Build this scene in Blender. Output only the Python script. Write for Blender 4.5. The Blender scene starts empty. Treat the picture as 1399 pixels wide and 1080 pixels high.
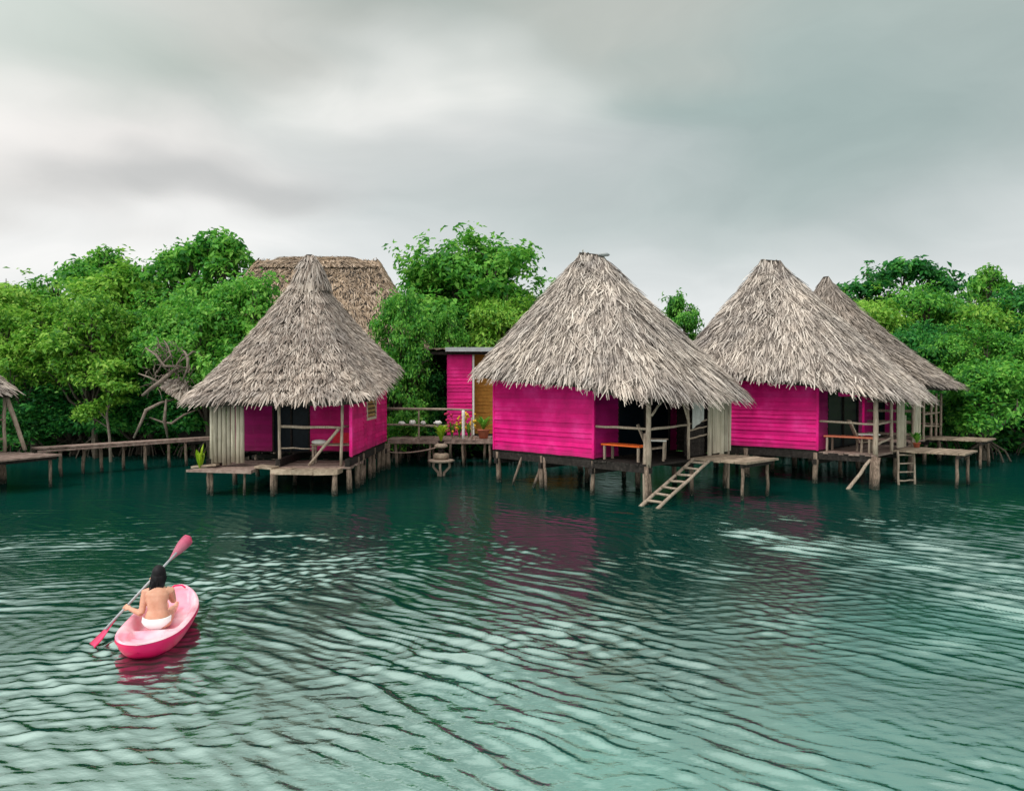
import bpy, bmesh, math, random
import numpy as np
from mathutils import Vector, Matrix, Euler
random.seed(11)
RNG = np.random.default_rng(11)
scn = bpy.context.scene
COL = scn.collection
R = math.radians
PI = math.pi

# ------------------------------------------------------------------ helpers
def tag(o, label=None, cat=None, group=None, kind=None):
    if label: o['label'] = label
    if cat: o['category'] = cat
    if group: o['group'] = group
    if kind: o['kind'] = kind
    return o

def empty(name, loc, rz=0.0, label=None, cat=None, group=None):
    o = bpy.data.objects.new(name, None)
    o.empty_display_size = 0.2
    COL.objects.link(o)
    o.location = loc
    o.rotation_euler = (0, 0, rz)
    return tag(o, label, cat, group)

def link(name, me, mat=None, parent=None):
    o = bpy.data.objects.new(name, me)
    if mat is not None and len(me.materials) == 0: me.materials.append(mat)
    COL.objects.link(o)
    if parent is not None: o.parent = parent
    return o

def np_mesh(name, verts, quads, mat=None, smooth=False):
    me = bpy.data.meshes.new(name)
    verts = np.ascontiguousarray(verts, dtype=np.float32); quads = np.ascontiguousarray(quads, dtype=np.int32)
    k = quads.shape[1]
    me.vertices.add(len(verts)); me.vertices.foreach_set('co', verts.ravel())
    me.loops.add(quads.size); me.loops.foreach_set('vertex_index', quads.ravel())
    me.polygons.add(len(quads))
    me.polygons.foreach_set('loop_start', np.arange(len(quads), dtype=np.int32) * k)
    me.polygons.foreach_set('loop_total', np.full(len(quads), k, dtype=np.int32))
    if smooth: me.polygons.foreach_set('use_smooth', np.ones(len(quads), dtype=bool))
    me.update(calc_edges=True)
    if mat is not None: me.materials.append(mat)
    return me

class MB:
    """collects solid shapes and links them as one mesh"""
    def __init__(s): s.v = []; s.f = []; s.sm = []
    def add(s, vs, fs, smooth=False):
        b = len(s.v); s.v += [tuple(p) for p in vs]
        s.f += [tuple(i + b for i in f) for f in fs]; s.sm += [smooth] * len(fs)
        return s
    def box(s, c, d, rot=(0, 0, 0), jit=0.0):
        m = Euler(rot).to_matrix(); vs = []
        for x in (-.5, .5):
            for y in (-.5, .5):
                for z in (-.5, .5):
                    p = Vector((x * d[0], y * d[1], z * d[2]))
                    if jit: p += Vector((random.uniform(-jit, jit), random.uniform(-jit, jit), random.uniform(-jit, jit)))
                    vs.append(m @ p + Vector(c))
        return s.add(vs, [(0, 1, 3, 2), (4, 6, 7, 5), (0, 4, 5, 1), (2, 3, 7, 6), (0, 2, 6, 4), (1, 5, 7, 3)])
    def bx(s, x0, x1, y0, y1, z0, z1, jit=0.0):
        return s.box(((x0 + x1) / 2, (y0 + y1) / 2, (z0 + z1) / 2), (abs(x1 - x0), abs(y1 - y0), abs(z1 - z0)), jit=jit)
    def bar(s, p0, p1, w, h):
        """a squared timber from p0 to p1"""
        p0 = Vector(p0); p1 = Vector(p1); d = p1 - p0; q = d.to_track_quat('X', 'Z')
        vs = []
        for x in (0, d.length):
            for y, z in ((-w / 2, -h / 2), (w / 2, -h / 2), (w / 2, h / 2), (-w / 2, h / 2)):
                vs.append(p0 + q @ Vector((x, y, z)))
        return s.add(vs, [(0, 1, 2, 3), (7, 6, 5, 4), (0, 4, 5, 1), (1, 5, 6, 2), (2, 6, 7, 3), (3, 7, 4, 0)])
    def tube(s, pts, rad, n=8, flat=1.0):
        pts = [Vector(p) for p in pts]
        if not hasattr(rad, '__len__'): rad = [rad] * len(pts)
        vs = []; ref = None
        for i, p in enumerate(pts):
            t = (pts[min(i + 1, len(pts) - 1)] - pts[max(i - 1, 0)]).normalized()
            if ref is None: ref = Vector((0, 0, 1)) if abs(t.z) < .8 else Vector((1, 0, 0))
            a = (ref - t * ref.dot(t)).normalized(); b = t.cross(a); ref = a
            for k in range(n):
                w = 2 * PI * k / n
                vs.append(p + (a * math.cos(w) + b * math.sin(w) * flat) * rad[i])
        fs = []
        for i in range(len(pts) - 1):
            for k in range(n):
                fs.append((i * n + k, i * n + (k + 1) % n, (i + 1) * n + (k + 1) % n, (i + 1) * n + k))
        s.add(vs, fs, True)
        b = len(s.v) - len(vs)
        s.f.append(tuple(b + k for k in reversed(range(n)))); s.sm.append(False)
        s.f.append(tuple(b + (len(pts) - 1) * n + k for k in range(n))); s.sm.append(False)
        return s
    def pole(s, p0, p1, r0, r1=None, wob=0.02, n=8, seg=5):
        r1 = r1 or r0; p0 = Vector(p0); p1 = Vector(p1); pts = []; rr = []
        for i in range(seg + 1):
            t = i / seg; w = wob if 0 < i < seg else 0
            pts.append(p0.lerp(p1, t) + Vector((random.uniform(-w, w), random.uniform(-w, w), random.uniform(-w, w))))
            rr.append((r0 + (r1 - r0) * t) * random.uniform(.9, 1.1))
        return s.tube(pts, rr, n)
    def lathe(s, c, prof, n=14):
        vs = []; fs = []
        for (r, z) in prof:
            for k in range(n):
                a = 2 * PI * k / n; vs.append((c[0] + r * math.cos(a), c[1] + r * math.sin(a), c[2] + z))
        for i in range(len(prof) - 1):
            for k in range(n): fs.append((i * n + k, i * n + (k + 1) % n, (i + 1) * n + (k + 1) % n, (i + 1) * n + k))
        fs.append(tuple(reversed(range(n)))); fs.append(tuple((len(prof) - 1) * n + k for k in range(n)))
        return s.add(vs, fs, True)
    def ball(s, c, r, n=10, m=6, rot=None):
        vs = []; fs = []
        if not hasattr(r, '__len__'): r = (r, r, r)
        for i in range(m + 1):
            ph = PI * (i + .02) / (m + .04)
            for k in range(n):
                th = 2 * PI * k / n
                p = Vector((r[0] * math.sin(ph) * math.cos(th), r[1] * math.sin(ph) * math.sin(th), r[2] * math.cos(ph)))
                if rot is not None: p = rot @ p
                vs.append(Vector(c) + p)
        for i in range(m):
            for k in range(n): fs.append((i * n + k, (i + 1) * n + k, (i + 1) * n + (k + 1) % n, i * n + (k + 1) % n))
        fs.append(tuple(range(n))); fs.append(tuple(m * n + k for k in reversed(range(n))))
        return s.add(vs, fs, True)
    def build(s, name, mat, parent=None, mirror=1, offset=None):
        me = bpy.data.meshes.new(name)
        vs = s.v
        if offset is not None: vs = [(p[0] - offset[0], p[1] - offset[1], p[2] - offset[2]) for p in vs]
        if mirror < 0:
            me.from_pydata([(p[0], -p[1], p[2]) for p in vs], [], [tuple(reversed(f)) for f in s.f])
        else:
            me.from_pydata([tuple(p) for p in vs], [], s.f)
        me.polygons.foreach_set('use_smooth', s.sm)
        me.update()
        return link(name, me, mat, parent)

# ------------------------------------------------------------------ materials
def nt_new(name):
    m = bpy.data.materials.new(name); m.use_nodes = True
    nt = m.node_tree; nt.nodes.clear()
    out = nt.nodes.new('ShaderNodeOutputMaterial')
    return m, nt, out

def ramp(nt, fac, stops):
    n = nt.nodes.new('ShaderNodeValToRGB')
    e = n.color_ramp.elements
    while len(e) < len(stops): e.new(0.5)
    for k, (p, c) in enumerate(stops):
        e[k].position = p; e[k].color = (c[0], c[1], c[2], 1)
    nt.links.new(fac, n.inputs[0])
    return n.outputs[0]

def noise(nt, scale=5, detail=4, rough=.6, vec=None, mapscale=None, coord='Object', dist=0.0):
    if vec is None:
        vec = nt.nodes.new('ShaderNodeTexCoord').outputs[coord]
    if mapscale:
        mp = nt.nodes.new('ShaderNodeMapping'); mp.inputs['Scale'].default_value = mapscale
        nt.links.new(vec, mp.inputs[0]); vec = mp.outputs[0]
    n = nt.nodes.new('ShaderNodeTexNoise')
    n.inputs['Scale'].default_value = scale; n.inputs['Detail'].default_value = detail
    n.inputs['Roughness'].default_value = rough; n.inputs['Distortion'].default_value = dist
    nt.links.new(vec, n.inputs['Vector'])
    return n.outputs[0]

def mixc(nt, a, b, fac, mode='MIX'):
    n = nt.nodes.new('ShaderNodeMix'); n.data_type = 'RGBA'; n.blend_type = mode
    for sock, v in ((n.inputs['Factor'], fac), (n.inputs['A'], a), (n.inputs['B'], b)):
        if hasattr(v, 'is_output') or isinstance(v, bpy.types.NodeSocket): nt.links.new(v, sock)
        elif isinstance(v, (int, float)): sock.default_value = v
        else: sock.default_value = (v[0], v[1], v[2], 1)
    return n.outputs['Result']

def math_(nt, op, a, b=None, clamp=False):
    n = nt.nodes.new('ShaderNodeMath'); n.operation = op; n.use_clamp = clamp
    for sock, v in zip(n.inputs, (a, b)):
        if v is None: continue
        if isinstance(v, (int, float)): sock.default_value = v
        else: nt.links.new(v, sock)
    return n.outputs[0]

def finish(nt, out, col, rough=.7, bump=None, bstr=.3, bdist=.02, spec=.3):
    p = nt.nodes.new('ShaderNodeBsdfPrincipled')
    if isinstance(col, bpy.types.NodeSocket): nt.links.new(col, p.inputs['Base Color'])
    else: p.inputs['Base Color'].default_value = (*col, 1)
    if isinstance(rough, bpy.types.NodeSocket): nt.links.new(rough, p.inputs['Roughness'])
    else: p.inputs['Roughness'].default_value = rough
    p.inputs['Specular IOR Level'].default_value = spec
    if bump is not None:
        b = nt.nodes.new('ShaderNodeBump'); b.inputs['Strength'].default_value = bstr; b.inputs['Distance'].default_value = bdist
        nt.links.new(bump, b.inputs['Height']); nt.links.new(b.outputs[0], p.inputs['Normal'])
    nt.links.new(p.outputs[0], out.inputs[0])
    return p

def island(nt): return nt.nodes.new('ShaderNodeNewGeometry').outputs['Random Per Island']

def wood_mat(name, dark, mid, light, stretch=(6, 6, .6), scale=6, wet=False):
    m, nt, out = nt_new(name)
    f = noise(nt, scale, 6, .65, mapscale=stretch)
    g = noise(nt, 1.7, 3, .5)
    c = ramp(nt, f, [(.28, dark), (.52, mid), (.78, light)])
    c = mixc(nt, c, tuple(x * .45 for x in mid), ramp(nt, g, [(.5, (0, 0, 0)), (.75, (.6, .6, .6))]))
    if wet:
        ps = nt.nodes.new('ShaderNodeSeparateXYZ'); gp = nt.nodes.new('ShaderNodeNewGeometry'); nt.links.new(gp.outputs['Position'], ps.inputs[0])
        wz = math_(nt, 'ADD', ps.outputs['Z'], math_(nt, 'MULTIPLY', noise(nt, 7, 4, .7), .5))
        c = mixc(nt, (.018, .022, .016), c, ramp(nt, wz, [(.34, (0, 0, 0)), (.62, (1, 1, 1))]))
        c = mixc(nt, c, (.42, .40, .36), math_(nt, 'MULTIPLY', ramp(nt, noise(nt, 34, 2, .5), [(.60, (0, 0, 0)), (.66, (1, 1, 1))]), ramp(nt, wz, [(.25, (.5,) * 3), (.60, (0, 0, 0))])))
    isl = island(nt)
    c = mixc(nt, c, ramp(nt, isl, [(0, (.72, .70, .68)), (1, (1.12, 1.1, 1.06))]), 1.0, 'MULTIPLY')
    finish(nt, out, c, .85, f, .5, .01, .15)
    return m

def paint_mat(name, base, dark, light):
    m, nt, out = nt_new(name)
    f = noise(nt, 1.3, 5, .6)
    g = noise(nt, 9, 5, .6, mapscale=(1, 1, 7))
    c = ramp(nt, f, [(.3, dark), (.5, base), (.72, light)])
    c = mixc(nt, c, tuple(x * .55 for x in dark), ramp(nt, g, [(.60, (0, 0, 0)), (.85, (.6, .6, .6))]))
    stain = noise(nt, 4, 4, .7, mapscale=(3, 3, .35))
    c = mixc(nt, c, (.32, .18, .2), ramp(nt, stain, [(.62, (0, 0, 0)), (.9, (.45, .45, .45))]))
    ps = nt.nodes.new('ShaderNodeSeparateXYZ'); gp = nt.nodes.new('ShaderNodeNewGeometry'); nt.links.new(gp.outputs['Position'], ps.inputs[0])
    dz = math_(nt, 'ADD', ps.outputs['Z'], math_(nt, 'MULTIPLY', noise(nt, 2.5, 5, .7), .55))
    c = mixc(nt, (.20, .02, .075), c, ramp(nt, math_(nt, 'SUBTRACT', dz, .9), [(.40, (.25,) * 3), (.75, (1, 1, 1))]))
    scuff = noise(nt, 22, 5, .75)
    c = mixc(nt, c, (.50, .22, .30), ramp(nt, scuff, [(.66, (0, 0, 0)), (.74, (.7,) * 3)]))
    c = mixc(nt, c, ramp(nt, island(nt), [(0, (.78, .78, .80)), (1, (1.1, 1.1, 1.06))]), 1.0, 'MULTIPLY')
    finish(nt, out, c, .6, g, .25, .008, .25)
    return m

def thatch_mat(name, stops, tint=(1, 1, 1)):
    m, nt, out = nt_new(name)
    isl = island(nt)
    fine = noise(nt, 26, 4, .7)
    big = noise(nt, .9, 4, .6)
    v = math_(nt, 'ADD', math_(nt, 'MULTIPLY', isl, .58), math_(nt, 'MULTIPLY', fine, .48))
    c = ramp(nt, v, stops)
    c = mixc(nt, c, ramp(nt, big, [(.3, (.62, .62, .64)), (.7, (1.15, 1.12, 1.08))]), 1.0, 'MULTIPLY')
    moss = noise(nt, 2.2, 5, .7)
    c = mixc(nt, c, (.10, .105, .07), ramp(nt, moss, [(.62, (0, 0, 0)), (.85, (.55, .55, .55))]))
    finish(nt, out, c, .92, fine, .5, .02, .1)
    return m

def leaf_mat(name, stops, trans=.42):
    m, nt, out = nt_new(name)
    isl = island(nt)
    tc = nt.nodes.new('ShaderNodeTexCoord')
    big = noise(nt, .55, 3, .6, vec=tc.outputs['Object'])
    oi = nt.nodes.new('ShaderNodeObjectInfo').outputs['Random']
    v = math_(nt, 'ADD', math_(nt, 'ADD', math_(nt, 'MULTIPLY', isl, .5), math_(nt, 'MULTIPLY', big, .62)), math_(nt, 'MULTIPLY', oi, .10))
    c = ramp(nt, v, stops)
    d = nt.nodes.new('ShaderNodeBsdfPrincipled'); d.inputs['Roughness'].default_value = .5; d.inputs['Specular IOR Level'].default_value = .3
    t = nt.nodes.new('ShaderNodeBsdfTranslucent')
    nt.links.new(c, d.inputs['Base Color']); nt.links.new(c, t.inputs['Color'])
    mx = nt.nodes.new('ShaderNodeMixShader'); mx.inputs[0].default_value = trans
    nt.links.new(d.outputs[0], mx.inputs[1]); nt.links.new(t.outputs[0], mx.inputs[2])
    nt.links.new(mx.outputs[0], out.inputs[0])
    return m

def plain(name, base, rough=.6, var=.15, spec=.3, scale=8):
    m, nt, out = nt_new(name)
    f = noise(nt, scale, 4, .6)
    c = ramp(nt, f, [(.3, tuple(x * (1 - var) for x in base)), (.7, tuple(min(1, x * (1 + var)) for x in base))])
    finish(nt, out, c, rough, f, .15, .01, spec)
    return m

M = {}
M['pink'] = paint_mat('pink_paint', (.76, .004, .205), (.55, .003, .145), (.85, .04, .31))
M['pink_shaded'] = paint_mat('pink_paint_shaded', (.42, .004, .15), (.28, .003, .10), (.5, .01, .2))  # shaded copy of the pink paint; veranda and side-wall shade put into the colour
M['driftwood'] = wood_mat('weathered_pale_wood', (.16, .12, .095), (.38, .31, .25), (.60, .52, .44), (6, 6, .7))
M['stilt'] = wood_mat('wet_stilt_wood', (.05, .035, .03), (.22, .165, .13), (.48, .39, .32), (6, 6, .9), 6, True)
M['dark_wood'] = wood_mat('dark_timber_and_shade', (.012, .010, .010), (.03, .026, .024), (.07, .06, .055), (2, 2, 2))  # dark timber; middle hut's deck and side panel use it as painted shade
M['plank'] = wood_mat('deck_planks', (.16, .12, .09), (.35, .28, .215), (.54, .45, .36), (2, 2, 2), 3)
M['redplank'] = wood_mat('reddish_deck_planks', (.15, .10, .09), (.32, .235, .205), (.48, .39, .35), (2, 2, 2), 3)
M['screen'] = wood_mat('pale_slab_boards', (.25, .22, .16), (.50, .46, .37), (.70, .66, .56), (7, 7, .35), 4)
M['thatch_core'] = plain('thatch_core', (.05, .042, .036), .95, .4, .05, 14)
M['thatch_grey'] = thatch_mat('grey_palm_thatch', [(.18, (.05, .042, .036)), (.40, (.30, .26, .23)), (.62, (.56, .50, .445)), (.92, (.78, .73, .66))])
M['thatch_brown'] = thatch_mat('brown_palm_thatch', [(.14, (.075, .058, .048)), (.38, (.29, .24, .205)), (.62, (.48, .42, .37)), (.92, (.66, .60, .54))])
M['thatch_old'] = thatch_mat('old_dark_thatch', [(.14, (.05, .042, .036)), (.38, (.20, .17, .145)), (.62, (.36, .315, .275)), (.92, (.52, .47, .42))])
M['thatch_straw'] = thatch_mat('straw_thatch', [(.10, (.08, .055, .036)), (.36, (.28, .205, .14)), (.62, (.45, .35, .26)), (.92, (.62, .51, .41))])
M['interior'] = plain('dark_glass_and_shade', (.004, .009, .015), .3, .3, .15)  # dark glass; on widened doors it paints the shade of the veranda wall
M['orange'] = plain('orange_paint', (.75, .13, .02), .5)
M['ochre'] = plain('ochre_wall', (.58, .27, .05), .8, .2)
M['red'] = plain('red_cloth', (.75, .03, .06), .8)
M['white'] = plain('white_cloth', (.72, .70, .66), .8, .1)
M['greycloth'] = plain('grey_canvas', (.45, .45, .43), .85, .12)
M['terracotta'] = plain('terracotta', (.55, .16, .09), .7)
M['gold'] = plain('carved_gold_trim', (.42, .27, .10), .6, .5, .3, 30)
M['cream'] = plain('cream_trim', (.62, .56, .42), .7, .2)
M['metal'] = plain('grey_metal', (.35, .37, .38), .45, .15)
M['rope'] = plain('rope', (.45, .32, .26), .9)
M['shell'] = plain('white_shell', (.80, .78, .74), .45, .12)
M['bark'] = wood_mat('bark', (.035, .03, .025), (.095, .08, .065), (.19, .17, .145), (4, 4, 1))
M['dead'] = wood_mat('dead_branch', (.10, .08, .07), (.24, .20, .17), (.42, .37, .33), (4, 4, 1))
M['earth'] = plain('mangrove_mud', (.012, .015, .009), .95, .4, .1, 3)
G = [((.010, .075, .020), (.045, .24, .032), (.14, .45, .05), (.33, .64, .11)),
     ((.016, .10, .020), (.09, .31, .03), (.25, .53, .055), (.46, .70, .13)),
     ((.006, .05, .022), (.016, .145, .036), (.05, .29, .05), (.16, .47, .08))]
for k, nm in enumerate(('leaf_mid', 'leaf_yellow', 'leaf_deep')):
    M[nm] = leaf_mat(nm, [(.18, G[k][0]), (.42, G[k][1]), (.66, G[k][2]), (.95, G[k][3])])
M['leaf_lime'] = leaf_mat('leaf_lime', [(.1, (.10, .28, .01)), (.9, (.45, .60, .04))])
M['flower_red'] = plain('red_petals', (.45, .03, .09), .7, .5)
M['flower_yellow'] = plain('yellow_petals', (.75, .45, .04), .7, .3)

# ------------------------------------------------------------------ thatch
def sgnpow(a, p): return np.sign(a) * np.abs(a) ** p

class RoofShape:
    """a concave hipped thatch surface: eave outline (superellipse) rising to a short ridge"""
    def __init__(s, cx, cy, hx, hy, zfun, ridge, n=4.5, conc=.22):
        s.cx, s.cy, s.hx, s.hy, s.zf, s.n, s.conc = cx, cy, hx, hy, zfun, n, conc
        s.a0 = np.array(ridge[0], float); s.a1 = np.array(ridge[1], float)
        g = np.linspace(0, 1, 361)[:-1]; pw = n / 2; g = g ** pw / (g ** pw + (1 - g) ** pw); th = np.concatenate([(k + g) * PI / 2 for k in range(4)] + [[2 * PI]]); q = s.raw(th)
        d = np.r_[0, np.cumsum(np.linalg.norm(np.diff(q[:, :2], axis=0), axis=1))]
        s.per = d[-1]; s._d = d / d[-1]; s._th = th
    def raw(s, th):
        c, q = np.cos(th), np.sin(th)
        x = s.cx + s.hx * sgnpow(c, 2 / s.n); y = s.cy + s.hy * sgnpow(q, 2 / s.n)
        return np.stack([x, y, s.zf(x, y)], -1)
    def P(s, t, u):
        t = np.asarray(t, float) % 1.0; u = np.asarray(u, float)
        E = s.raw(np.interp(t, s._d, s._th))
        ax = s.a1 - s.a0; L = np.linalg.norm(ax[:2])
        if L < 1e-6: k = np.zeros_like(t)
        else:
            w = ((E[..., :2] - s.a0[:2]) @ (ax[:2] / L)) / L
            k = np.clip((w - .5) * .55 + .5, 0, 1)
        A = s.a0 + k[..., None] * ax
        xy = E[..., :2] + (A[..., :2] - E[..., :2]) * u[..., None]
        f = u * (1 - s.conc) + s.conc * np.where(u > 0, u * u, 0)
        z = E[..., 2] + (A[..., 2] - E[..., 2]) * f - np.where(u < 0, 6.0 * u * u, 0)
        return np.concatenate([xy, z[..., None]], -1)

def roof_shell(shape, name, mat, parent, m=1, u1=1.0, thick=.22, nt_=120, nu=22):
    t = np.arange(nt_) / nt_; u = np.linspace(0, u1, nu)
    T, U = np.meshgrid(t, u)
    O = shape.P(T, U); I = O.copy(); I[..., 2] -= thick
    V = np.concatenate([O.reshape(-1, 3), I.reshape(-1, 3)]); nn = nt_ * nu; q = []
    for j in range(nu - 1):
        for i in range(nt_):
            a, b = j * nt_ + i, j * nt_ + (i + 1) % nt_
            q.append((a, b, b + nt_, a + nt_)); q.append((nn + b, nn + a, nn + a + nt_, nn + b + nt_))
    for i in range(nt_):
        a, b = i, (i + 1) % nt_
        q.append((nn + a, nn + b, b, a))
    V[:, 1] *= m
    return link(name, np_mesh(name, V, np.array(q), mat, True), None, parent)

def thatch(shape, name, mat, parent, m=1, rows=30, spacing=.085, length=.62, width=.10, lift=.05, u0=-.01, u1=.985, yaw=.5, seed=1, ragged=1.0, courses=(3, .6)):
    rng = np.random.default_rng(seed)
    slope = np.linalg.norm(shape.P(np.array([0.13]), np.array([1.0])) - shape.P(np.array([0.13]), np.array([0.0])))
    T = []; U = []; Rw = []
    for r in range(rows):
        rc = r if courses is None else (r // courses[0]) * courses[0] + (r % courses[0]) * courses[1]
        u = u0 + (u1 - u0) * (rc / (rows - 1)) ** .95
        n = max(10, int((shape.per * max(1 - u, .04) + 1.9 * np.linalg.norm((shape.a1 - shape.a0)[:2]) * max(u, 0)) / spacing))
        t = (np.arange(n) + rng.uniform(-.5, .5, n)) / n
        T.append(t); U.append(u + rng.normal(0, .30 / rows, n) + .004 * np.sin(t * 2 * PI * 9 + r // 3)); Rw.append(np.full(n, r))
    T = np.concatenate(T); U = np.concatenate(U); Rw = np.concatenate(Rw); N = len(T)
    # clumping: neighbouring fronds bunch together and lean the same way
    lean = np.sin(T * 2 * PI * 17 + Rw * .55 + seed) * .6 + np.sin(T * 2 * PI * 41 - Rw * .8) * .6 + np.sin(T * 2 * PI * 83 + Rw * 2.3) * .3
    ln = length * rng.uniform(.6, 1.25, N); du = ln / slope
    eave = (Rw < 2)
    du = np.where(eave, du * (rng.uniform(.55, 1.0, N) * ragged), du)
    dt = (lean * .6 + rng.normal(0, .22, N)) * yaw * ln / (shape.per * np.clip(1 - U, .12, 1)) * .55
    w = width * rng.uniform(.55, 1.35, N)
    wig = rng.normal(0, .45, N)
    B = []
    e = 1e-3
    for k, (fr, wf, lf) in enumerate(((0, .8, .10), (.5, 1.0, .75), (1.0, .42, 1.0))):
        tt = T + dt * (fr + wig * math.sin(fr * PI)); uu = U - du * fr + du * .4
        uu = np.maximum(uu, -.10)
        P = shape.P(tt, uu)
        Tt = shape.P(tt + e, uu) - shape.P(tt - e, uu); Tu = shape.P(tt, uu + e) - shape.P(tt, uu - e)
        Tt /= np.linalg.norm(Tt, axis=1)[:, None] + 1e-9; Tu /= np.linalg.norm(Tu, axis=1)[:, None] + 1e-9
        Nn = np.cross(Tt, Tu); Nn *= np.sign(Nn[:, 2:3] + 1e-9); Nn /= np.linalg.norm(Nn, axis=1)[:, None] + 1e-9
        if k == 0: rl = rng.uniform(.1, 1.4, N) * lift * (1 + .6 * np.sin(T * 2 * PI * 31 + Rw * 1.1)); roll = rng.normal(0, .22, N)
        C = P + Nn * (rl * lf + .012)[:, None]
        side = Tt + Nn * roll[:, None]
        B += [C - side * (w * wf * .5)[:, None] - Nn * (w * wf * .28)[:, None], C, C + side * (w * wf * .5)[:, None] - Nn * (w * wf * .28)[:, None]]
    V = np.stack(B, 1).reshape(-1, 3); V[:, 1] *= m
    base = (np.arange(N) * 9)[:, None]
    q = np.concatenate([base + np.array([[0, 1, 4, 3]]), base + np.array([[1, 2, 5, 4]]), base + np.array([[3, 4, 7, 6]]), base + np.array([[4, 5, 8, 7]])])
    return link(name, np_mesh(name, V, q, mat), None, parent)

# ------------------------------------------------------------------ walls and timbers
def siding(mb, p0, p1, z0, z1, out, ph=.145, lap=.034, seg=10):
    """lapped boards from p0 to p1 (xy), out = outward xy normal; a solid backing closes the wall"""
    p0 = Vector((*p0, 0)); p1 = Vector((*p1, 0)); o = Vector((*out, 0))
    n = max(1, round((z1 - z0) / ph)); h = (z1 - z0) / n
    for i in range(n):
        zb = z0 + i * h; ex = random.uniform(.55, 1.45)
        vs = []
        for k in range(seg + 1):
            t = k / seg; p = p0.lerp(p1, t); j = random.uniform(-.010, .010)
            b = p + o * (lap * ex + random.uniform(-.003, .003))
            vs += [(p.x, p.y, zb + j), (b.x, b.y, zb + j), (p.x + o.x * .004, p.y + o.y * .004, zb + h + .012)]
        fs = []
        for k in range(seg):
            a = k * 3
            fs += [(a, a + 1, a + 4, a + 3), (a + 1, a + 2, a + 5, a + 4)]
        fs += [(0, 2, 1), (seg * 3, seg * 3 + 1, seg * 3 + 2)]
        mb.add(vs, fs)
    d = (p1 - p0); c = (p0 + p1) / 2 - o * .035
    mb.box((c.x, c.y, (z0 + z1) / 2), (d.length, .06, z1 - z0), (0, 0, math.atan2(d.y, d.x)))

def planks(mb, x0, x1, y0, y1, z, th=.05, w=.16, along='x', over=.05):
    a0, a1 = (y0, y1) if along == 'x' else (x0, x1)
    n = max(1, round((a1 - a0) / w)); w = (a1 - a0) / n
    for i in range(n):
        b0 = a0 + i * w + .006; b1 = a0 + (i + 1) * w - .006
        dz = random.uniform(-.008, .008); e0 = random.uniform(-over, over); e1 = random.uniform(-over, over)
        if along == 'x': mb.bx(x0 + e0, x1 + e1, b0, b1, z - th + dz, z + dz, .004)
        else: mb.bx(b0, b1, y0 + e0, y1 + e1, z - th + dz, z + dz, .004)

FLOOR = 1.13
GH = 'pink thatched stilt huts over the water'

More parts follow.
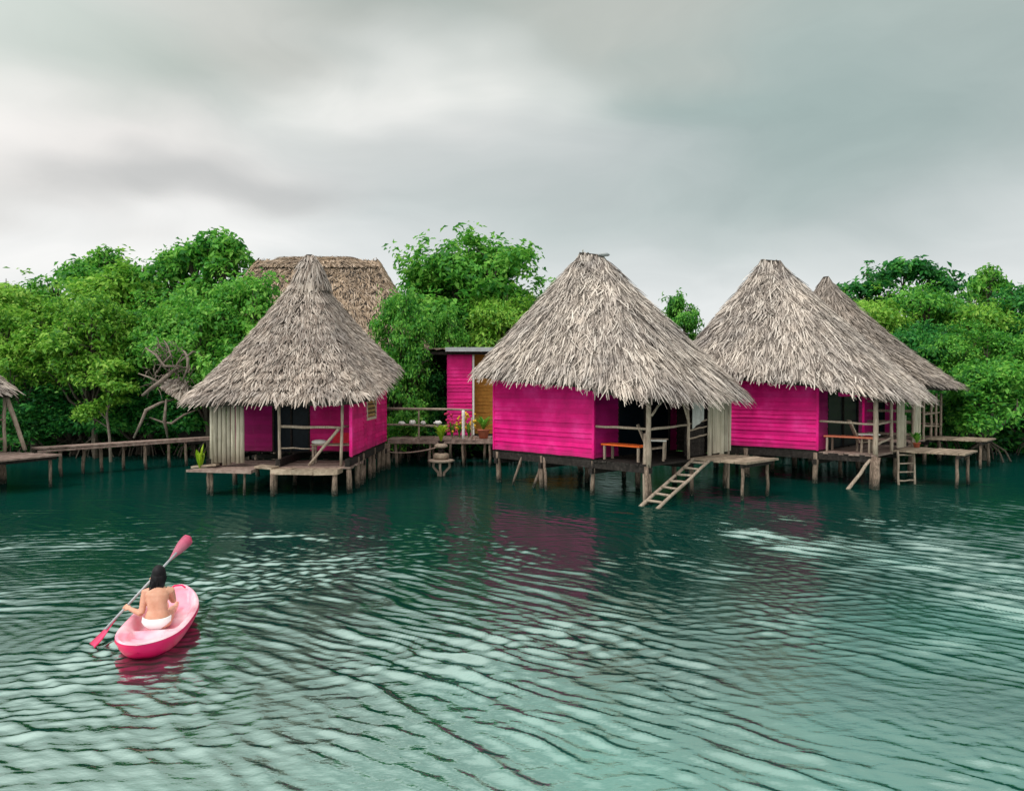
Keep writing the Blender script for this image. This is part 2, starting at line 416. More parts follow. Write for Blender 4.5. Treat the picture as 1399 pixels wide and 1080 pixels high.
def make_hut(name, loc, rot, label, m=1, xb=-2.2, vd=2.0, deck_z=1.08, roof=None, thm='thatch_grey', door=(-1.1, .5), side_to=2.2, seed=1, window=None, stilt_skip=(), cap=True, style=None, deck_mat='redplank', in_mat='pink_shaded'):
    root = empty(name, (loc[0], loc[1], 0), rot, label, 'hut', GH)
    H = 2.2; xf = 2.2; zt = 3.75
    B = lambda mb, nm, mat, par=root: mb.build(nm, M[mat] if isinstance(mat, str) else mat, par, m)
    # house walls
    w = MB()
    if window:
        a, b, c, d = window
        siding(w, (xb, -H), (a, -H), FLOOR, zt, (0, -1)); siding(w, (b, -H), (xf, -H), FLOOR, 3.5, (0, -1), seg=4); siding(w, (xf, -H), (side_to, -H), FLOOR, 2.95, (0, -1))
        siding(w, (a, -H), (b, -H), FLOOR, c, (0, -1)); siding(w, (a, -H), (b, -H), d, zt, (0, -1))
    else:
        siding(w, (xb, -H), (side_to, -H), FLOOR, zt - (.0 if side_to < 3 else .6), (0, -1))
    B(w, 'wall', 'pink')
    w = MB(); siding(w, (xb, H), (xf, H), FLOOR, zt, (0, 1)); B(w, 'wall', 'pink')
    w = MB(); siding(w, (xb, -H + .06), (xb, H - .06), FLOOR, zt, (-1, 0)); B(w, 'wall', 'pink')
    w = MB()
    siding(w, (xf, -H + .06), (xf, door[0]), FLOOR, 3.45, (1, 0), seg=5); 
    siding(w, (xf, door[0]), (xf, door[1]), 3.12, 3.45, (1, 0), seg=5)
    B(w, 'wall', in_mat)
    w = MB(); siding(w, (xf, door[1]), (xf, H - .06), FLOOR, 3.45, (1, 0), seg=5); B(w, 'wall', 'pink_shaded')  # veranda wall in the shaded pink: its shade lies in the colour
    # corner boards
    for (x, y) in ((xb, -H), (side_to if side_to > 3 else xf, -H)):
        c = MB(); c.bx(x - .045, x + .035, y - .04, y + .03, FLOOR - .02, 3.6 if x < 3 else 2.9); B(c, 'corner_board', 'pink')
    # door panel; widened ones also paint the shaded wall beside the door
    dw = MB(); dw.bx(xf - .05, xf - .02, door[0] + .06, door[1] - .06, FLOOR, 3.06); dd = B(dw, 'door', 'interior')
    fr = MB()
    for y in (door[0] + .03, (door[0] + door[1]) / 2, door[1] - .03): fr.bx(xf - .045, xf + .03, y - .03, y + .03, FLOOR, 3.06)
    fr.bx(xf - .045, xf + .028, door[0], door[1], 3.06, 3.12)
    B(fr, 'door_frame', 'dark_wood', dd)
    if window:
        a, b, c, d = window
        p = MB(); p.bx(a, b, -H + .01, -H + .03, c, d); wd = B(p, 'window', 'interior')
        f = MB(); t = .09
        f.bx(a - t, b + t, -H - .05, -H + .0, c - t, c); f.bx(a - t, b + t, -H - .05, -H + .0, d, d + t)
        f.bx(a - t, a, -H - .05, -H, c, d); f.bx(b, b + t, -H - .05, -H, c, d)
        B(f, 'window_frame', 'cream', wd)
        g = MB()
        for i in range(9):
            for j in range(5):
                yy = -H - .012; xx = a + (i + .5) * (b - a) / 9; zz = c + (j + .5) * (d - c) / 5
                g.ball((xx, yy, zz), ((b - a) / 19, .02, (d - c) / 11), 6, 3)
        B(g, 'carved_grille', 'gold', wd)
    # floor structure
    f = MB(); planks(f, xb, xf, -H, H, FLOOR - .012, .05, .2); B(f, 'floor', 'dark_wood')
    for y in (-H + .08, 0, H - .08):
        b = MB(); b.bx(xb - .1, xf + vd, y - .07, y + .07, FLOOR - .30, FLOOR - .075); B(b, 'floor_beam', 'dark_wood')
    for x in (xb + .1, 0, xf - .1):
        b = MB(); b.bx(x - .07, x + .07, -H - .05, H + .05, FLOOR - .48, FLOOR - .305); B(b, 'floor_beam', 'dark_wood')
    d = MB(); planks(d, xf, xf + vd, -H, H, deck_z, .06, .17, 'y'); B(d, 'veranda_deck', deck_mat)
    # roof
    shape = RoofShape(**roof)
    sh = roof_shell(shape, 'roof', M['thatch_core'], root, m)
    thatch(shape, 'thatch', M[thm], sh, m, seed=seed, **(style or {}))
    if cap:
        a0 = np.array(roof['ridge'][0]); a1 = np.array(roof['ridge'][1]); c = (a0 + a1) / 2
        L = np.linalg.norm((a1 - a0)[:2]); hc = 1.0
        cs = RoofShape(c[0], c[1], .52 * hc * (1.06 if hc > 1 else 1) + L / 2, .52 * hc * (1.06 if hc > 1 else 1), lambda x, y: np.full_like(x, c[2] - .82 * hc), (a0 + [0, 0, .16 * hc ** 2], a1 + [0, 0, .16 * hc ** 2]), 2.6, .1)
        if not isinstance(cap, bool):
            c = c - np.array([0, .07, 0]); cs = RoofShape(c[0], c[1], cap[0], cap[0], lambda x, y: np.full_like(x, cap[1]) - .25 * (y - c[1]), ([c[0], c[1] - .1, cap[2]], [c[0], c[1] + .1, cap[2]]), 2.4, cap[3])
        rc = roof_shell(cs, 'ridge_cap', M['thatch_core'], sh, m, thick=.1, nt_=40, nu=8)
        thatch(cs, 'cap_thatch', M[thm], rc, m, rows=12, spacing=.05, length=.42, width=.05, lift=.04, seed=seed + 50, u1=.86)
    # stilts
    for i, x in enumerate((xb + .12, (xb + xf) / 2, xf - .08, xf + vd - .1)):
        for j, y in enumerate((-H + .06, 0.1, H - .1)):
            if (i, j) in stilt_skip: continue
            s = MB(); r = random.uniform(.06, .10)
            s.pole((x + random.uniform(-.12, .12), y + random.uniform(-.08, .08), -.7), (x, y, FLOOR - .08 if x < xf else deck_z - .06), r * 1.15, r, .02)
            B(s, 'stilt', 'stilt')
    return root, B

def rail(B, p0, p1, r=.04, name='rail', mat='driftwood'):
    s = MB(); s.pole(p0, p1, r, r * .85, .014); return B(s, name, mat)
def post(B, x, y, z0, z1, r=.05, name='veranda_post', mat='driftwood', lean=(0, 0)):
    s = MB(); s.pole((x, y, z0), (x + lean[0], y + lean[1], z1), r, r * .85, .016); return B(s, name, mat)
def landing(B, x0, x1, y0, y1, z, mat='plank', legs=True, along='y'):
    s = MB(); planks(s, x0, x1, y0, y1, z, .055, .2, along); o = B(s, 'landing', mat)
    b = MB()
    for x in (x0 + .15, x1 - .2): b.bx(x - .04, x + .04, y0 + .03, y1 - .03, z - .17, z - .066)
    B(b, 'landing_joist', 'dark_wood')
    if legs:
        for (x, y) in ((x1 - .25, y0 + .2), (x1 - .25, y1 - .2)):
            post(B, x, y, -.6, z - .12, .055, 'landing_leg', 'stilt')
    return o
def board_screen(B, x, y0, y1, z0, z1, n, mat='screen', thick=.03, rnd=True):
    s = MB(); w = (y1 - y0) / n
    for i in range(n):
        yc = y0 + (i + .5) * w; zz0 = z0 + random.uniform(-.07, .07); xo = x + random.uniform(-.02, .02)
        if rnd:   # half-round slabs
            s.tube([(xo, yc, zz0), (xo + random.uniform(-.015, .015), yc + random.uniform(-.01, .01), (z0 + z1) / 2), (xo, yc, z1)], [w * .52, w * .50, w * .46], 8)
        else:
            s.box((xo, yc, (zz0 + z1) / 2), (thick, w * .93, z1 - zz0), (random.uniform(-.02, .02), 0, random.uniform(-.06, .06)))
    return B(s, 'board_screen', mat)

def zf_veranda(zback, zmid, zend, x0=-2.9, x1=2.2, x2=4.8):
    def f(x, y):
        return np.interp(x, [x0, (x0 + x1) / 2, x1, x2], [zback, (zback + zmid) / 2 - .04, zmid, zend])
    return f

# ================= HUT with front-right corner ladder (middle)
ROT2 = R(-46.2)
hut_mid, B2 = make_hut('stilt_hut', (2.51, 25.2), ROT2, 'middle pink hut with pale ladder at its veranda and orange bench inside', vd=2.0,
    roof=dict(cx=.88, cy=-.02, hx=3.85, hy=3.08, zfun=zf_veranda(3.85, 3.48, 3.02), ridge=((-.16, -.12, 7.66), (.46, .34, 7.56)), n=5.0, conc=.02), seed=3, deck_mat='dark_wood', door=(-1.05, 1.75),  # near-black deck and widened dark door put the veranda shade into colour
    style=dict(rows=48, spacing=.045, length=.80, width=.045, lift=.08, yaw=.85))
post(B2, 4.14, -2.14, 1.0, 2.98, .075, mat='driftwood'); post(B2, 4.02, -2.06, -.6, 1.95, .11, 'veranda_post', 'driftwood')
post(B2, 4.14, -.12, 1.0, 2.85, .05, lean=(0, -.05))
post(B2, 4.12, 2.2, -.5, 2.9, .05)
rail(B2, (2.25, -2.16, 2.08), (4.14, -2.16, 2.08)); rail(B2, (4.14, -2.16, 2.06), (4.14, -.1, 2.12))
s = MB(); s.pole((4.2, -2.1, 2.45), (4.3, -1.6, 2.95), .035, .03, .01); B2(s, 'brace', 'driftwood')
s = MB(); s.pole((4.12, -.5, 3.0), (4.14, -.15, 2.25), .03, .03, .01); B2(s, 'brace', 'driftwood')
s = MB(); siding(s, (2.24, 2.12), (4.0, 2.12), 1.1, 2.95, (0, -1), .2, seg=4); B2(s, 'dark_side_panel', 'dark_wood')  # panel added to close the veranda; its dark colour stands in for shade
board_screen(B2, 4.14, .95, 2.35, 1.16, 3.02, 6, rnd=False)
s = MB(); siding(s, (4.02, -.05), (4.02, .92), 1.15, 2.25, (1, 0), seg=4); B2(s, 'board_wall', 'dark_wood')
s = MB()
for k, z in enumerate((1.75, 2.0, 2.2)): s.pole((4.08, -.05, z - .06), (4.1, .95, z + .04), .03, .025, .012)
B2(s, 'slat_rail', 'driftwood')
landing(B2, 4.15, 6.05, -.12, 1.75, 1.13)
for p0, p1, r in (((4.35, -2.5, -.25), (4.1, -2.2, 1.0), .05), ((-.3, -2.35, -.3), (.05, -2.1, 1.0), .055), ((-1.3, -2.35, -.3), (-.9, -2.15, .95), .045), ((.55, -2.5, -.3), (.12, -2.15, 1.0), .05)):
    s = MB(); s.pole(p0, p1, r, r * .9, .02); B2(s, 'stilt', 'stilt')
s = MB(); s.lathe((.50, .34, 7.5), [(.02, 0), (.03, .16), (.19, .18), (.21, .21), (.15, .26), (.02, .28)], 14); B2(s, 'roof_finial', 'metal')

# ================= HUT right
ROT3 = R(-43)
hut_right, B3 = make_hut('stilt_hut', (10.15, 27.9), ROT3, 'right pink hut with table and chair on its veranda and an upright ladder', xb=-2.9, vd=1.85,
    roof=dict(cx=.55, cy=-.14, hx=4.0, hy=2.80, zfun=zf_veranda(4.05, 3.48, 2.98, -3.4, 2.2, 4.7), ridge=((-.75, -.1, 7.95), (-.1, .1, 7.85)), n=5.0, conc=.08), seed=7, door=(-1.35, 1.75),  # door widened: its dark panel stands in for the shaded veranda wall
    style=dict(rows=48, spacing=.047, length=.80, width=.046, lift=.08, yaw=.85))
post(B3, 4.0, -2.14, 1.0, 2.95, .085); post(B3, 4.0, -.5, 1.0, 2.9, .06); post(B3, 3.95, 2.15, 1.0, 2.9, .05)
rail(B3, (2.25, -2.16, 2.1), (4.0, -2.16, 2.06)); rail(B3, (4.0, -2.16, 2.06), (4.0, -.5, 2.08)); rail(B3, (4.0, -2.1, 1.4), (4.0, -.5, 1.55))
board_screen(B3, 4.02, .05, .82, 1.1, 2.95, 1, rnd=False, thick=.05)
s = MB(); s.box((4.0, 1.05, 1.7), (.05, .16, 1.1)); B3(s, 'board_screen', 'screen')
s = MB()
for z in (1.5, 1.95, 2.35, 2.7): s.bar((2.4, 2.18, z), (3.9, 2.18, z + .02), .03, .09)
B3(s, 'slat_wall', 'driftwood')
landing(B3, 4.05, 6.15, -.5, 1.4, 1.13)
s = MB(); s.pole((3.2, -2.9, -.3), (3.9, -2.1, 1.0), .06, .05, .02); B3(s, 'brace', 'driftwood')
s = MB(); s.pole((4.1, -2.45, -.3), (4.05, -2.15, 1.0), .13, .10, .02); B3(s, 'stilt', 'stilt')
s = MB(); s.box((3.2, -1.0, 3.02), (1.5, .04, .2)); B3(s, 'fascia_board', 'pink')

# ================= HUT behind the right one
hut_far, B4 = make_hut('stilt_hut', (14.3, 33.4), R(-43), 'pink hut mostly hidden behind the right hut, its low eave reaching out beyond', vd=1.85,
    roof=dict(cx=.9, cy=0, hx=3.9, hy=3.1, zfun=zf_veranda(4.3, 3.85, 3.30, -3.0, 2.2, 4.8), ridge=((-.25, 0, 8.05), (-.05, 0, 8.05)), n=4.6, conc=.26), thm='thatch_old', seed=9,
    style=dict(rows=42, spacing=.055, length=.6, width=.05, lift=.08))
for y in (-2.1, -.6, .55, 1.35, 2.14): post(B4, 4.02, y, 1.0, 2.95, .055)
rail(B4, (4.02, -.6, 2.1), (4.02, 2.14, 2.12)); rail(B4, (4.02, -.6, 1.65), (4.02, 2.14, 1.5)); rail(B4, (2.3, 2.15, 2.1), (4.0, 2.15, 2.1)); rail(B4, (2.3, 2.15, 1.6), (4.0, 2.15, 1.6)); rail(B4, (2.3, 2.15, 2.6), (4.0, 2.15, 2.6), .03)
landing(B4, 4.05, 6.2, -.4, 1.5, 1.13)
board_screen(B4, 3.95, -1.9, -.8, 1.1, 2.9, 4, rnd=False)

# ================= HUT left
hut_left, B1 = make_hut('stilt_hut', (-7.14, 26.7), R(-90), 'left pink hut with brown thatch, carved window and upright pale slab screen', m=-1, vd=2.0, deck_z=.82, side_to=4.0, thm='thatch_brown', in_mat='pink', door=(-.45, .8), window=(.1, 1.6, 2.2, 2.95), cap=(.66, 6.62, 7.86, -.5), seed=5,
    roof=dict(cx=.9, cy=0.12, hx=3.75, hy=2.95, zfun=lambda x, y: np.interp(x, [-2.9, 1.0, 3.2, 4.7], [4.25, 3.5, 3.10, 2.90]) + np.where(y > 1.0, (y - 1.0) * -.03, 0), ridge=((.85, -.1, 7.42), (.85, .1, 7.42)), n=5.0, conc=.25),
    style=dict(rows=54, spacing=.040, length=.38, width=.038, lift=.055, yaw=1.1, ragged=1.9, courses=(4, .72)))
post(B1, 4.08, -1.9, .8, 2.95, .05, lean=(.0, -.06)); post(B1, 4.08, -.02, .8, 2.95, .05); post(B1, 4.05, 2.05, .8, 2.95, .05)
rail(B1, (4.06, -.0, 2.05), (4.06, -1.92, 2.0), .045); rail(B1, (4.06, -1.9, 2.02), (3.2, -2.1, 2.02), .04); rail(B1, (4.06, 0, 1.38), (3.9, -1.1, 1.36), .022)
s = MB(); s.pole((4.14, -1.85, 1.98), (4.12, -.92, .86), .05, .042, .012); B1(s, 'brace', 'driftwood')
board_screen(B1, 4.1, 1.05, 2.12, .92, 2.95, 8)
s = MB()
for y0, y1, xs in ((-1.95, -1.2, 4.75), (-1.2, -.55, 4.68), (-.55, .12, 4.62)): s.bx(4.05, xs, y1 * -1 if False else y0, y1 - .02, .64, .79, .012)
B1(s, 'front_step', 'plank')
s = MB(); s.add([(4.2, .62, .80), (4.2, 2.2, .80), (4.75, 2.55, .80), (4.95, .55, .80), (4.2, .62, .70), (4.2, 2.2, .70), (4.75, 2.55, .73), (4.95, .55, .70)], [(0, 1, 2, 3), (7, 6, 5, 4), (0, 4, 5, 1), (1, 5, 6, 2), (2, 6, 7, 3), (3, 7, 4, 0)]); B1(s, 'landing', 'redplank')
s = MB(); s.box((4.3, .3, .83), (.4, .6, .06), (.05, .04, .3)); s.box((4.22, 2.2, .86), (.22, .8, .06), (-.1, .0, .1)); B1(s, 'loose_slab', 'plank')
for x, y, r in ((4.6, 1.85, .05), (4.5, .9, .045), (4.7, -.0, .07), (4.65, -1.85, .095), (2.9, -2.15, .09), (1.6, -2.1, .08), (.6, -2.12, .075), (-1.2, -2.1, .07), (-2.25, -2.26, .12)):
    post(B1, x, y, -.6, .66 if x > 4.2 else 1.0, r, 'stilt', 'stilt')

# ================= HUT at the picture's left edge
hut_edge, B5 = make_hut('stilt_hut', (-21.7, 24.2), R(-20), 'hut at the edge of the walkway, only its eave and veranda post in view', vd=2.0, thm='thatch_brown',
    roof=dict(cx=.92, cy=0, hx=3.75, hy=2.95, zfun=zf_veranda(3.8, 3.5, 3.08), ridge=((-.1, 0, 7.75), (.3, 0, 7.75)), n=4.6, conc=.2), seed=13,
    style=dict(rows=32, spacing=.062, length=.45, width=.056, lift=.04))
post(B5, 4.2, 2.15, 1.0, 3.0, .06); post(B5, 4.2, 0, 1.0, 3.0, .06)
s = MB(); s.pole((4.25, 2.2, 2.9), (4.75, 2.45, 1.12), .07, .06, .012); B5(s, 'brace', 'driftwood')
rail(B5, (4.2, 0, 2.1), (4.2, 2.15, 2.15)); rail(B5, (2.3, 2.18, 1.5), (4.2, 2.15, 1.5), .05); rail(B5, (2.3, 2.18, 2.3), (4.2, 2.15, 2.3), .02)
landing(B5, 4.15, 6.6, .0, 2.3, 1.06, 'redplank')

# ------------------------------------------------------------------ ladders
def ladder(name, p0, p1, side, label, n=7, r=.045, mat='driftwood'):
    p0 = Vector(p0); p1 = Vector(p1); side = Vector(side)
    root = empty(name, p0, 0, label, 'ladder', 'ladders from the huts down to the water')
    for k in (0, 1):
        s = MB(); s.pole(side * k, p1 - p0 + side * k, r * 1.1, r, .015); s.build('ladder_rail', M[mat], root)
    for i in range(n):
        t = (i + .8) / (n + .4); a = (p1 - p0) * t
        s = MB(); s.pole(a + Vector((0, 0, .03)), a + side + Vector((0, 0, .03)), r * .75, r * .75, .012, 7, 3); s.build('rung', M[mat], root)
    return root
def hl(root, x, y, z):   # a hut's own coordinates -> world
    a = root.rotation_euler.z; c, s = math.cos(a), math.sin(a)
    return (root.location.x + x * c - y * s, root.location.y + x * s + y * c, z)
u2 = Vector((math.cos(ROT2), math.sin(ROT2), 0))
ladder('ladder', hl(hut_mid, 4.3, -2.75, -.02), hl(hut_mid, 4.35, -.2, 1.12), u2 * .55, 'pale slanting ladder leaning from the middle hut landing into the water', 7)
ladder('ladder', hl(hut_right, 4.28, -.62, -.12), hl(hut_right, 4.22, -.58, 1.12), Vector((.60, .12, 0)), 'short upright ladder at the landing of the right hut', 4, .035)

# ------------------------------------------------------------------ veranda furniture
def bench(hut, x, y, z, rz, L, W, H, label, mat='driftwood', top='orange', cat='bench', m=1, back=False, group=None):
    p = hl(hut, x, y * m, z)
    root = empty('bench' if cat == 'bench' else cat, p, hut.rotation_euler.z + rz, label, cat, group)
    s = MB(); planks(s, -L / 2, L / 2, -W / 2, W / 2, H, .05, .14); s.build('seat' if cat == 'bench' else 'tabletop', M[top], root)
    for sx in (-1, 1):
        for sy in (-1, 1):
            s = MB(); s.bar((sx * (L / 2 - .08), sy * (W / 2 - .06), 0), (sx * (L / 2 - .08), sy * (W / 2 - .06), H - .06), .06, .06); s.build('leg', M[mat], root)
    return root
bench(hut_mid, 3.0, -1.72, 1.09, 0, 1.4, .5, .47, 'orange topped wooden bench on the middle hut veranda')
bench(hut_right, 3.05, -1.6, 1.09, 0, 1.5, .6, .52, 'brownish plank table on the right hut veranda', top='terracotta', cat='table')
bench(hut_left, 3.2, -1.45, .83, PI / 2, 1.35, .45, .62, 'plain wooden bench behind the left hut railing', top='plank', m=-1)

def chair(hut, x, y, z, rz, label, mat='driftwood'):
    root = empty('armchair', hl(hut, x, y, z), hut.rotation_euler.z + rz, label, 'chair', 'wooden veranda armchairs')
    s = MB(); s.box((0, .05, .36), (.52, .5, .04), (R(8), 0, 0)); s.build('seat', M[mat], root)
    s = MB()
    for k in range(4): s.box((-.2 + k * .133, -.36, .68), (.11, .03, .8), (R(22), 0, 0))
    s.build('backrest', M[mat], root)
    for sx in (-1, 1):
        s = MB(); s.box((sx * .33, .03, .60), (.12, .66, .035)); s.build('armrest', M['white'] if sx > 0 else M[mat], root)
        for yy in (.27, -.2):
            s = MB(); s.bar((sx * .31, yy, 0), (sx * .31, yy + .02, .58), .05, .06); s.build('leg', M[mat], root)
    return root
chair(hut_mid, 3.55, -1.0, 1.09, R(-60), 'slatted wooden armchair beside the corner post of the middle hut')
chair(hut_right, 3.45, -1.35, 1.09, R(-60), 'slatted wooden armchair behind the right hut railing')

# cushion and bundle on the left hut's bench
c = MB(); c.box((0, 0, .16), (.62, .16, .34), (R(-12), 0, 0)); o = c.build('cushion', M['red']); o.location = hl(hut_left, 2.62, 1.62, 1.42); tag(o, 'red cushion propped against the left hut veranda wall', 'cushion')
c = MB(); c.ball((0, 0, .07), (.27, .17, .085), 12, 6); o = c.build('towel_bundle', M['white']); o.location = hl(hut_left, 3.3, 1.05, 1.44); tag(o, 'folded white towel lying on the left hut bench', 'towel')
# hanging cloth on the middle hut
c = MB()
nx, nz = 10, 10; vs = []
for side in (0, .012):
    for i in range(nx + 1):
        for k in range(nz + 1):
            vs.append((.02 * math.sin(i * 1.3) + side, i / nx * .62, -k / nz * (.98 - .25 * i / nx)))
fs = []; n1 = (nx + 1) * (nz + 1)
for i in range(nx):
    for k in range(nz):
        a = i * (nz + 1) + k
        fs += [(a, a + 1, a + nz + 2, a + nz + 1), (n1 + a + nz + 1, n1 + a + nz + 2, n1 + a + 1, n1 + a)]
c.add(vs, fs, True); o = c.build('hanging_cloth', M['greycloth']); o.location = hl(hut_mid, 4.2, -.02, 2.98); o.rotation_euler.z = ROT2
tag(o, 'grey canvas sheet hanging beside the middle hut board screen', 'cloth')

# ------------------------------------------------------------------ leaves
def leaf_arrays(C, Nrm, size, rng, aspect=.5, droop=.25):
    n = len(C)
    a = rng.normal(size=(n, 3)); a -= (a * Nrm).sum(1)[:, None] * Nrm; a /= np.linalg.norm(a, axis=1)[:, None] + 1e-9
    b = np.cross(Nrm, a); s = (size * rng.uniform(.6, 1.3, n))[:, None]
    V = np.stack([C, C + a * s * .5 + b * s * aspect * .5 + Nrm * s * .06, C + a * s - Nrm * s * droop, C + a * s * .5 - b * s * aspect * .5 + Nrm * s * .06], 1)
    return V.reshape(-1, 3), np.arange(n * 4).reshape(-1, 4)

def pnoise(p, f, ph):
    return (np.sin(p[:, 0] * f + ph) + np.sin(p[:, 1] * f * 1.13 + ph * 2.1 + p[:, 2] * f * .4) + np.sin(p[:, 2] * f * .93 + ph * 3.7 + p[:, 0] * f * .5)) / 3

def crown_mesh(name, lobes, n_cl, per, leaf, mat, seed, spread=.42, thr=-.25, fr=1.9, aspect=.5):
    rng = np.random.default_rng(seed)
    lob = np.array(lobes, float); wgt = (lob[:, 3] * lob[:, 4]) ** 1.0; wgt /= wgt.sum()
    k = rng.choice(len(lob), n_cl * 2, p=wgt)
    d = rng.normal(size=(n_cl * 2, 3)); d /= np.linalg.norm(d, axis=1)[:, None]
    d[:, 2] = np.where(d[:, 2] < -.35, -d[:, 2] * rng.uniform(-.6, 1, len(d)), d[:, 2])
    rad = rng.uniform(.2, 1.0, n_cl * 2) ** .5 * rng.uniform(.85, 1.2, n_cl * 2) * (1 + .8 * pnoise(d * 2.2 + lob[k, :3], 2.1, seed + 3.0))
    C = lob[k, :3] + d * rad[:, None] * lob[k][:, [3, 3, 4]]
    keep = pnoise(C, fr, seed) > thr + rng.normal(0, .18, len(C))
    C = C[keep][:n_cl]; d = d[keep][:n_cl]
    n = len(C)
    cl = np.repeat(np.arange(n), per)
    off = rng.normal(0, spread * .55, size=(n * per, 3)); off[:, 2] *= .55
    P = C[cl] + off
    N = d[cl] * .55 + np.array([0, 0, .65]) + rng.normal(0, .45, size=(n * per, 3)); N /= np.linalg.norm(N, axis=1)[:, None]
    V, q = leaf_arrays(P, N, leaf * rng.uniform(.7, 1.4, n)[cl], rng, aspect)
    return np_mesh(name, V, q, mat)

def trunk_mesh(name, lobes, base, seed, r=.16, roots=6, root_r=1.1, root_h=1.0, mat='bark', twigs=3):
    rnd = random.Random(seed); s = MB(); st = random.getstate(); random.seed(seed)
    top = Vector((sum(l[0] for l in lobes) / len(lobes), sum(l[1] for l in lobes) / len(lobes), min(l[2] for l in lobes)))
    b = Vector(base); fork = b.lerp(top, .55) + Vector((rnd.uniform(-.3, .3), rnd.uniform(-.2, .2), 0))
    s.pole(b + Vector((0, 0, -.5)), fork, r * 1.25, r, .06, 9, 6)
    for l in lobes:
        e = Vector(l[:3]); mid = fork.lerp(e, .5) + Vector((rnd.uniform(-.3, .3), rnd.uniform(-.3, .3), -.2))
        s.tube([fork, mid, e, e + Vector((0, 0, l[4] * .7))], [r * .65, r * .45, r * .26, r * .08], 7)
        for j in range(twigs):
            an = rnd.uniform(0, 2 * PI); q = e + Vector((math.cos(an) * l[3] * .8, math.sin(an) * l[3] * .8, rnd.uniform(-.2, .7) * l[4]))
            s.tube([mid.lerp(e, .6), e.lerp(q, .5) + Vector((0, 0, .1)), q], [r * .28, r * .18, r * .05], 5)
    for j in range(roots):
        an = 2 * PI * (j + rnd.uniform(-.3, .3)) / max(roots, 1); rr = root_r * rnd.uniform(.6, 1.2)
        hp = b + Vector((0, 0, root_h * rnd.uniform(.7, 1.3)))
        e = b + Vector((math.cos(an) * rr, math.sin(an) * rr, -.6))
        s.tube([hp, hp.lerp(e, .45) + Vector((math.cos(an) * .22, math.sin(an) * .22, .18)), hp.lerp(e, .8) + Vector((math.cos(an) * .12, math.sin(an) * .12, 0)), e], [.045, .04, .035, .03], 6)
    random.setstate(st)
    me = bpy.data.meshes.new(name); me.from_pydata([tuple(p) for p in s.v], [], s.f); me.polygons.foreach_set('use_smooth', s.sm); me.materials.append(M[mat])
    return me

def lobes_dome(w, h, z0, n, seed, fill=.62):
    """n leafy lobes filling a crown w wide between z0 and h"""
    rnd = random.Random(seed); L = []
    for i in range(n):
        t = (i + .5) / n; z = z0 + (h - z0) * (.18 + .66 * t)
        z += rnd.uniform(-.06, .06) * h; rr = w / 2 * math.sqrt(max(.05, 1 - ((z - z0) / (h - z0) - .25) ** 2 * 1.25)) * rnd.uniform(.45, .86)
        an = i * 2.4 + rnd.uniform(-.5, .5)
        r = w * rnd.uniform(.13, .27)
        L.append((math.cos(an) * rr, math.sin(an) * rr * .7, z, r, r * rnd.uniform(.55, .85)))
    L.append((rnd.uniform(-.1, .1) * w, 0, h - w * .12, w * .17, w * .12)); L.append((rnd.uniform(-.3, .3) * w, 0, h - w * .2, w * .14, w * .12))
    return L

# kinds of tree: shared meshes, each tree a thing of its own
KINDS = {}
def kind(nm, w, h, z0, n, mat, n_cl, per, leaf, seed, thr=-.3, roots=6, spread=.36, aspect=.5, r=.16, flat=None):
    L = flat if flat else lobes_dome(w, h, z0, n, seed)
    KINDS[nm] = (crown_mesh(nm + '_crown', L, n_cl, per, leaf, M[mat], seed, spread, thr, 1.9, aspect), trunk_mesh(nm + '_trunk', L, (0, 0, 0), seed, r, roots), h)
kind('broad', 6.5, 10, 2.2, 22, 'leaf_mid', 1500, 14, .30, 21, -.02, spread=.34)
kind('round', 7.6, 10, 3.0, 26, 'leaf_mid', 2300, 13, .28, 31, -.2, spread=.36, roots=4)
kind('over', 6.8, 8.2, 2.7, 22, 'leaf_mid', 1900, 13, .235, 32, -.16, roots=7)
kind('overpale', 6.6, 8.2, 2.9, 22, 'leaf_yellow', 1800, 13, .235, 33, -.16, roots=7)
kind('bushy', 6.0, 8, .6, 20, 'leaf_mid', 2000, 13, .23, 22, -.2)
kind('pale', 5.5, 8, 1.0, 20, 'leaf_yellow', 1900, 13, .235, 23, -.18)
kind('deep', 6.0, 8, .6, 20, 'leaf_deep', 1900, 13, .24, 24, -.2)
kind('low', 5.0, 4.2, .25, 9, 'leaf_deep', 1100, 13, .20, 25, -.35, roots=9)
kind('lowpale', 4.2, 4.2, .3, 8, 'leaf_mid', 1000, 13, .19, 26, -.3, roots=9)
kind('airy', 5.0, 10, 4.0, 12, 'leaf_mid', 330, 15, .32, 27, .0, spread=.34, roots=4, r=.12)
kind('umbrella', 0, 10, 0, 0, 'leaf_deep', 360, 15, .31, 28, -.02, spread=.34, r=.15,
     flat=[(-1.9, 0, 8.2, 1.3, .6), (-.8, .5, 8.9, 1.4, .55), (.6, -.3, 9.3, 1.4, .5), (1.9, .3, 9.1, 1.2, .5), (2.9, 0, 8.4, .9, .5), (-2.9, 0, 7.4, .9, .5), (0, 0, 7.4, 1.6, .7), (1.6, 0, 7.2, 1.5, .7)])

GT = 'mangrove trees along the shore behind the huts'
def tree(knd, px, Y, top, label, wide=1.0, rz=None, group=GT, name='mangrove_tree', cat='tree', z0=0.0):
    X = (px - 700) / 1010 * Y; h = 3.33 + (525 - top) / 1010 * Y
    cm, tm, hk = KINDS[knd]
    o = empty(name, (X, Y, z0), random.uniform(0, 6.28) if rz is None else rz, label, cat, group)
    sz = (h - z0) / hk
    o.scale = (sz * wide, sz * wide, sz)
    link('crown', cm, None, o); link('trunk', tm, None, o)
    return o

